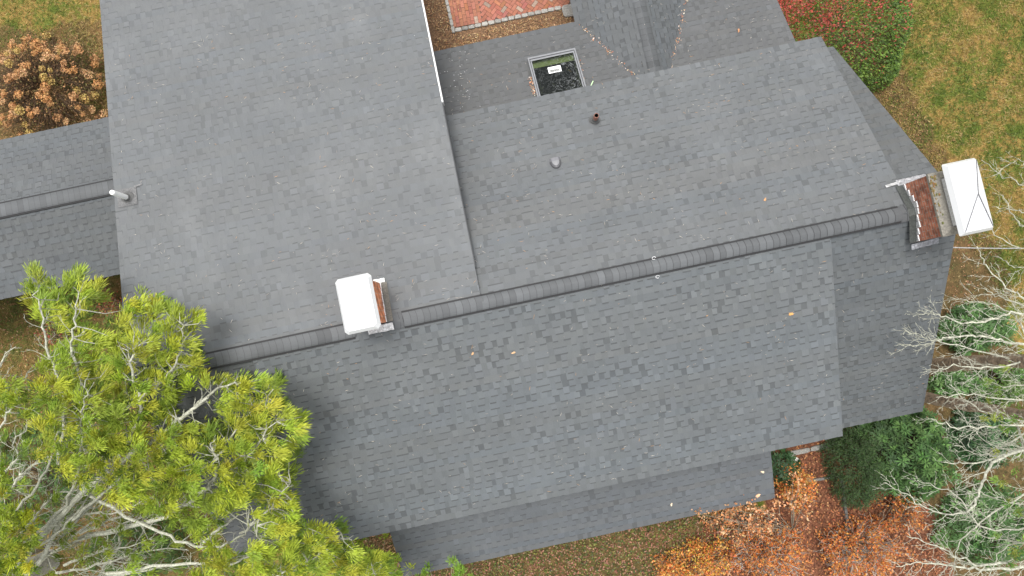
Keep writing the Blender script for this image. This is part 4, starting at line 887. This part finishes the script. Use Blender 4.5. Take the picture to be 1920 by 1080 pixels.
    # bare dead fans in the lower left
    for (x0, y0, z0, x1, y1, z1) in ((60, 1068, 3.5, 300, 900, 4.6), (80, 1040, 3.7, 330, 960, 4.3), (100, 1075, 3.2, 350, 1030, 3.8), (140, 1085, 3.0, 420, 1060, 3.6), (40, 1000, 4.2, 200, 840, 5.0), (-20, 900, 4.6, 60, 790, 5), (0, 940, 4.5, 75, 860, 5), (70, 1060, 3.5, 250, 880, 4.4), (110, 1010, 3.8, 240, 860, 4.8), (90, 980, 4.2, 290, 930, 4.8), (-30, 760, 4.8, 30, 650, 5), (180, 1085, 3, 260, 960, 3.6), (380, 1020, 4.2, 470, 960, 4.6), (60, 1030, 4.0, 200, 900, 5.2), (120, 1060, 3.6, 290, 1010, 4.2), (30, 900, 4.4, 130, 850, 5.0), (150, 1000, 4.0, 300, 960, 4.8)):
        A_, B_ = at(x0, y0, z0), at(x1, y1, z1); S = wig(spline([A_, (A_*.6+B_*.4)+r.normal(0, .1, 3), (A_*.3+B_*.7)+r.normal(0, .1, 3), B_], 5), r, .02); lb.tube(S, np.linspace(.032, .006, len(S)), 5, PALE, cap=False); twigs(lb, S, .024, r, 3, .6, PALE, dens=7, flat=.3)
    # tufts spread through the crown
    outline = [(-40, 700), (60, 720), (110, 640), (50, 560), (50, 500), (95, 515), (110, 550), (122, 505), (165, 505), (200, 560), (232, 580), (238, 540), (330, 562), (388, 598), (372, 640), (412, 690), (440, 700), (480, 690), (535, 712), (530, 745), (568, 772), (566, 840), (545, 900), (562, 930), (565, 985), (600, 990), (622, 965), (650, 1000), (690, 1035), (735, 1045), (765, 1100), (-40, 1100)]
    holes = [[(330, 735), (425, 715), (412, 790), (345, 800)], [(366, 890), (410, 880), (400, 925), (372, 930)], [(428, 955), (480, 965), (478, 1035), (430, 1040)], [(15, 850), (80, 870), (190, 925), (290, 965), (390, 1010), (385, 1060), (300, 1100), (55, 1100), (70, 1000), (10, 930)], [(-40, 560), (50, 590), (60, 700), (-40, 690)], [(150, 560), (228, 575), (215, 640), (165, 620)], [(380, 950), (425, 960), (420, 1010), (385, 1000)], [(30, 760), (85, 820), (70, 880), (-40, 850), (-40, 800)]]
    holes = [np.array(h, float) for h in holes]; outline = np.array(outline, float)
    allp = np.concatenate(pts_all); P = []; A = []; low = []
    def layer(step, z0, z1, keep, hol, lowf):
        for x in np.arange(-30, 780, step):
            for y in np.arange(490, 1100, step):
                q = np.array([[x, y]])+r.normal(0, step*.33, (1, 2))
                if not pip(q, outline)[0] or any(pip(q, h)[0] for h in (holes if hol else holes[:3])) or r.random() > keep: continue
                # clumpy: tufts gather along the limbs
                z = z0+(z1-z0)*r.random()+ (0.6*math.sin(x/70.)*math.cos(y/60.))*(0 if lowf else .5)
                w = at(q[0, 0], q[0, 1], z); j = np.argmin(np.linalg.norm((allp-w)*[1, 1, .5], axis=1)); nb = allp[j]
                d = (w-nb); d[2] *= .3; ra = w-tp(z); ra /= np.linalg.norm(ra); ax = d/(np.linalg.norm(d)+.2)*.7+ra*.75+np.array([0, 0, .25])+r.normal(0, .25, 3); ax /= np.linalg.norm(ax)
                P.append(w); A.append(ax); low.append(lowf)
                if np.linalg.norm(w-nb) < .75: mid = (w+nb)/2+r.normal(0, .05, 3)-[0, 0, .05]; lb.tube([nb, mid, w+ax*.08], [.010, .007, .003], 4, tuple(np.array(PALE)*r.uniform(.7, 1.1)), cap=False)
    layer(18.5, 6.4, 7.5, .8, True, 0); layer(20, 5.2, 6.3, .85, True, 1); layer(26, 3.6, 5.0, .6, False, 1)
    o = lb.build('limb', M_BARK, t); o.location = -root
    P = np.array(P); A = np.array(A); low = np.array(low); P = P-A*np.array([.2, .2, .1])
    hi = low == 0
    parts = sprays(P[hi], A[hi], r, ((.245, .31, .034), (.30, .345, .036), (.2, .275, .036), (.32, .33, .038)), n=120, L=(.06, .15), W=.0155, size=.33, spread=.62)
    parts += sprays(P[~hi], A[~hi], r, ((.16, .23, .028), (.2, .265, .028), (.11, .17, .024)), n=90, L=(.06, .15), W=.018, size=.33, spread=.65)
    leafmesh('crown', parts, M_LEAF, t, root)
conifer()
# lower darker conifer in front of the porch's left end
def small_conifer(px, py, label, seed, pts, z0, z1, cols, group='small conifers at the bottom edge'):
    r = np.random.default_rng(seed); c = at(px, py, 2.0); c[2] = 0; t = thing('young_conifer', label, 'tree', tuple(map(float, c)), group)
    mb = MB(); S = spline([c, c+[0, 0, 2], c+[.05, 0, z1-.2]], 5); mb.tube(S, np.linspace(.07, .015, len(S)), 7, (.22, .18, .13)); P = []; A = []
    for (x, y, s, k) in pts:
        for i in range(k):
            z = r.uniform(z0, z1); w = at(x+r.normal(0, s), y+r.normal(0, s), z); a = w-np.array([c[0], c[1], z-.5]); a /= np.linalg.norm(a); a = a+np.array([0, .5, .3])+r.normal(0, .3, 3); a /= np.linalg.norm(a); P.append(w); A.append(a)
            mb.tube([np.array([c[0], c[1], max(.5, z-.4)]), (w+c*[1, 1, 0]+[0, 0, z-.4])/2*np.array([1, 1, 1]) if False else (w*.6+np.array([c[0], c[1], z-.3])*.4), w], [.012, .008, .003], 4, (.3, .27, .2), cap=False)
    o = mb.build('trunk', M_BARK, t); o.location = -c; leafmesh('crown', sprays(np.array(P), np.array(A), r, cols, n=44, L=(.06, .11), W=.018, size=.22), M_LEAF, t, c)
small_conifer(640, 1110, 'small green conifer at the bottom edge below the dormer corner', 111, [(620, 1010, 26, 30), (650, 1040, 28, 26), (600, 1045, 22, 16), (585, 1000, 15, 10)], 2.6, 3.6, ((.10, .19, .03), (.13, .22, .03), (.08, .14, .025)))
small_conifer(710, 1130, 'bright lime conifer tip at the bottom edge beside the mulch', 112, [(715, 1062, 26, 26), (735, 1078, 20, 12), (690, 1080, 18, 12)], 3.0, 4.0, ((.24, .32, .03), (.28, .34, .03)))
small_conifer(850, 1150, 'small conifer tips peeping in at the bottom edge on the porch roof', 113, [(855, 1078, 13, 9), (800, 1080, 9, 5)], 2.9, 3.6, ((.14, .25, .03), (.18, .3, .035)))
small_conifer(10, 1060, 'yellow green conifer at the lower left corner', 114, [(20, 1000, 22, 22), (0, 1040, 20, 16), (35, 975, 14, 8)], 5.0, 5.8, ((.24, .30, .022), (.3, .33, .022)))
# bare pale trees on the right
def bare_tree(label, seed, base, top, rb, limbs, tufts, dens=5.2, c=PALE, z=6.0, name='bare_tree'):
    r = np.random.default_rng(seed); B_ = at(*base); T_ = at(*top); t = thing(name, label, 'tree', (float(B_[0]), float(B_[1]), 0.0), 'tall pale limbed trees at the right edge')
    loc = np.array([B_[0], B_[1], 0.0]); mb = MB(); S = wig(spline([B_-[0, 0, .1], B_*.66+T_*.34+r.normal(0, .03, 3), B_*.33+T_*.67, T_], 7), r, .012); mb.tube(S, np.linspace(rb, rb*.55, len(S)), 14, (.3, .225, .16)); o = mb.build('trunk', mat('ridged_bark_%d' % seed, .9, attr=True, noise=(13, .45, 1.5), bump=(26, 1.0)), t, smooth=True); o.location = -loc
    lb = MB()
    for pl, rad in limbs:
        W_ = [at(x, y, zz) for x, y, zz in pl][::-1]; j = np.argmin(np.linalg.norm(S-W_[0], axis=1)); 
        if np.linalg.norm(S[j]-W_[0]) < 2.5: W_ = [S[j]]+W_
        Q = wig(spline(W_, 6), r, .02); lb.tube(Q, np.linspace(rad, .006, len(Q)), 6, tuple(np.array(c)*r.uniform(.9, 1.15)), cap=False); twigs(lb, Q[2:], rad*.6, r, 3, .68, c, dens=dens*1.7, flat=.34, spread=.9)
    o = lb.build('limb', M_BARK, t); o.location = -loc
    if tufts:
        P = []; A = []
        for (x, y, s, k) in tufts:
            for i in range(k): w = at(x+r.normal(0, s), y+r.normal(0, s), z+r.uniform(-.4, .5)); P.append(w); a = r.normal(0, .5, 3)+[-.4, .3, .4]; A.append(a/np.linalg.norm(a))
        leafmesh('crown', sprays(np.array(P), np.array(A), r, ((.08, .16, .03), (.12, .2, .035), (.16, .2, .03)), n=30, L=(.05, .1), W=.017, size=.2), M_LEAF, t, loc)
bare_tree('pale bare limbed tree whose thick brown trunk leans out right of the gable', 121, (1700, 684, 0), (2010, 672, 7.5), .2,
  [([(1690, 648, 5.2), (1735, 646, 5.4), (1770, 634, 5.6), (1830, 630, 5.8), (1885, 640, 6.0), (1950, 655, 6.3)], .03),
   ([(1695, 617, 5.2), (1730, 632, 5.4), (1765, 640, 5.6)], .014),
   ([(1722, 593, 5.3), (1755, 588, 5.5), (1795, 604, 5.7), (1850, 603, 5.9), (1905, 585, 6.1), (1960, 600, 6.3)], .026),
   ([(1832, 462, 5.4), (1850, 500, 5.6), (1888, 540, 5.8), (1930, 565, 6.1), (1980, 620, 6.4)], .022),
   ([(1840, 540, 5.5), (1880, 560, 5.8), (1940, 590, 6.1)], .02),
   ([(1745, 702, 5.3), (1790, 685, 5.5), (1850, 690, 5.8), (1950, 670, 6.2)], .022),
   ([(1800, 560, 5.3), (1850, 570, 5.6), (1910, 600, 6.0)], .018)],
  [(1905, 700, 16, 4)], dens=4.6)
bare_tree('dense pale bare tree with green tufts in the lower right corner', 122, (1690, 735, 0), (2040, 800, 7.5), .15,
  [([(1657, 905, 4.6), (1700, 930, 4.9), (1755, 960, 5.2), (1810, 962, 5.5), (1838, 922, 5.7), (1862, 868, 5.9), (1960, 830, 6.4)], .034),
   ([(1765, 866, 5.2), (1800, 868, 5.4), (1850, 862, 5.7), (1930, 830, 6.2)], .026),
   ([(1680, 1062, 4.8), (1735, 1055, 5), (1795, 1062, 5.3), (1860, 1066, 5.6), (1960, 1030, 6.1)], .034),
   ([(1700, 1005, 4.8), (1765, 1030, 5.1), (1830, 1058, 5.5), (1900, 1050, 5.9)], .026),
   ([(1745, 785, 5.2), (1790, 800, 5.4), (1860, 800, 5.7), (1960, 790, 6.3)], .024),
   ([(1755, 745, 5.2), (1830, 742, 5.5), (1960, 760, 6.2)], .022),
   ([(1790, 835, 5.2), (1850, 850, 5.5), (1940, 800, 6.2)], .022),
   ([(1720, 900, 4.8), (1790, 925, 5.1), (1850, 990, 5.4), (1960, 960, 6)], .022),
   ([(1780, 1080, 4.6), (1800, 1020, 5.0), (1850, 970, 5.4), (1950, 900, 6)], .024),
   ([(1780, 720, 5.2), (1840, 770, 5.5), (1950, 800, 6.2)], .018),
   ([(1810, 900, 4.8), (1860, 930, 5.2), (1960, 940, 5.8)], .02),
   ([(1790, 760, 4.6), (1850, 830, 4.9), (1950, 850, 5.6)], .016), ([(1830, 1000, 4.6), (1870, 1010, 4.9), (1960, 1000, 5.6)], .018),
   ([(1800, 660, 4.6), (1850, 715, 4.9), (1950, 730, 5.6)], .016), ([(1850, 1085, 4.6), (1880, 1030, 4.9), (1960, 980, 5.6)], .018)],
  [(1880, 775, 16, 9), (1905, 800, 12, 7), (1862, 730, 10, 4), (1895, 860, 10, 4), (1905, 1035, 12, 7), (1905, 945, 10, 4), (1868, 900, 12, 3)], dens=5.0)
bare_tree('thin bare twigs of a tree standing on the right lawn edge', 123, (1990, 430, 0), (2200, 400, 6), .12,
  [([(1840, 300, 4.5), (1878, 328, 4.8), (1930, 352, 5.2), (2000, 380, 5.5)], .012),
   ([(1842, 418, 4.3), (1880, 448, 4.6), (1940, 470, 5.0), (2010, 440, 5.4)], .016),
   ([(1860, 388, 4.3), (1900, 392, 4.7), (1960, 400, 5.1)], .014),
   ([(1862, 330, 4.2), (1910, 300, 4.5), (1960, 330, 5.0)], .009),
   ([(1880, 365, 4.4), (1905, 410, 4.7), (1960, 430, 5.1)], .022),
   ([(1870, 480, 4.3), (1905, 500, 4.7), (1970, 480, 5.1)], .014)], [], dens=2.6)
# ---------------------------------------------------------------- light, camera
scn = bpy.context.scene
w = bpy.data.worlds.new('World'); scn.world = w; w.use_nodes = True; N = w.node_tree.nodes; Lk = w.node_tree.links
sd = Vector((-.08, .17, 1.0)).normalized()      # towards the sun
elev = math.asin(sd.z); azim = math.atan2(sd.x, sd.y)
sky = N.new('ShaderNodeTexSky'); sky.sky_type = 'NISHITA'; sky.sun_disc = False; sky.sun_elevation = elev; sky.sun_rotation = azim; sky.dust_density = 3.5; sky.air_density = 1.2; sky.ozone_density = .6
hs = N.new('ShaderNodeHueSaturation'); hs.inputs['Saturation'].default_value = .2; Lk.new(sky.outputs[0], hs.inputs['Color'])
Lk.new(hs.outputs[0], N['Background'].inputs[0]); N['Background'].inputs[1].default_value = .13
sl = bpy.data.lights.new('sun', 'SUN'); sl.energy = 1.5; sl.angle = math.radians(18); sl.color = (1, .97, .93); so = bpy.data.objects.new('sun', sl); col.objects.link(so); so.rotation_euler = sd.to_track_quat('Z', 'Y').to_euler(); so.location = (0, 0, 30)
cam = bpy.data.cameras.new('camera'); cam.sensor_width = 36; cam.lens = 36*F/1920; cam.clip_end = 2000; cam.clip_start = .1; co = bpy.data.objects.new('camera', cam); col.objects.link(co)
Rt = Vector((AU[0], -AV[0], -AN[0])); Up = -Vector((AU[1], -AV[1], -AN[1])); Bk = -Vector((AU[2], -AV[2], -AN[2]))
Mx = Matrix((Rt, Up, Bk)).transposed().to_4x4(); Mx.translation = (0, 0, H); co.matrix_world = Mx; scn.camera = co
scn.view_settings.view_transform = 'Standard'; scn.view_settings.look = 'None'; scn.view_settings.gamma = 1; scn.view_settings.exposure = 1.0
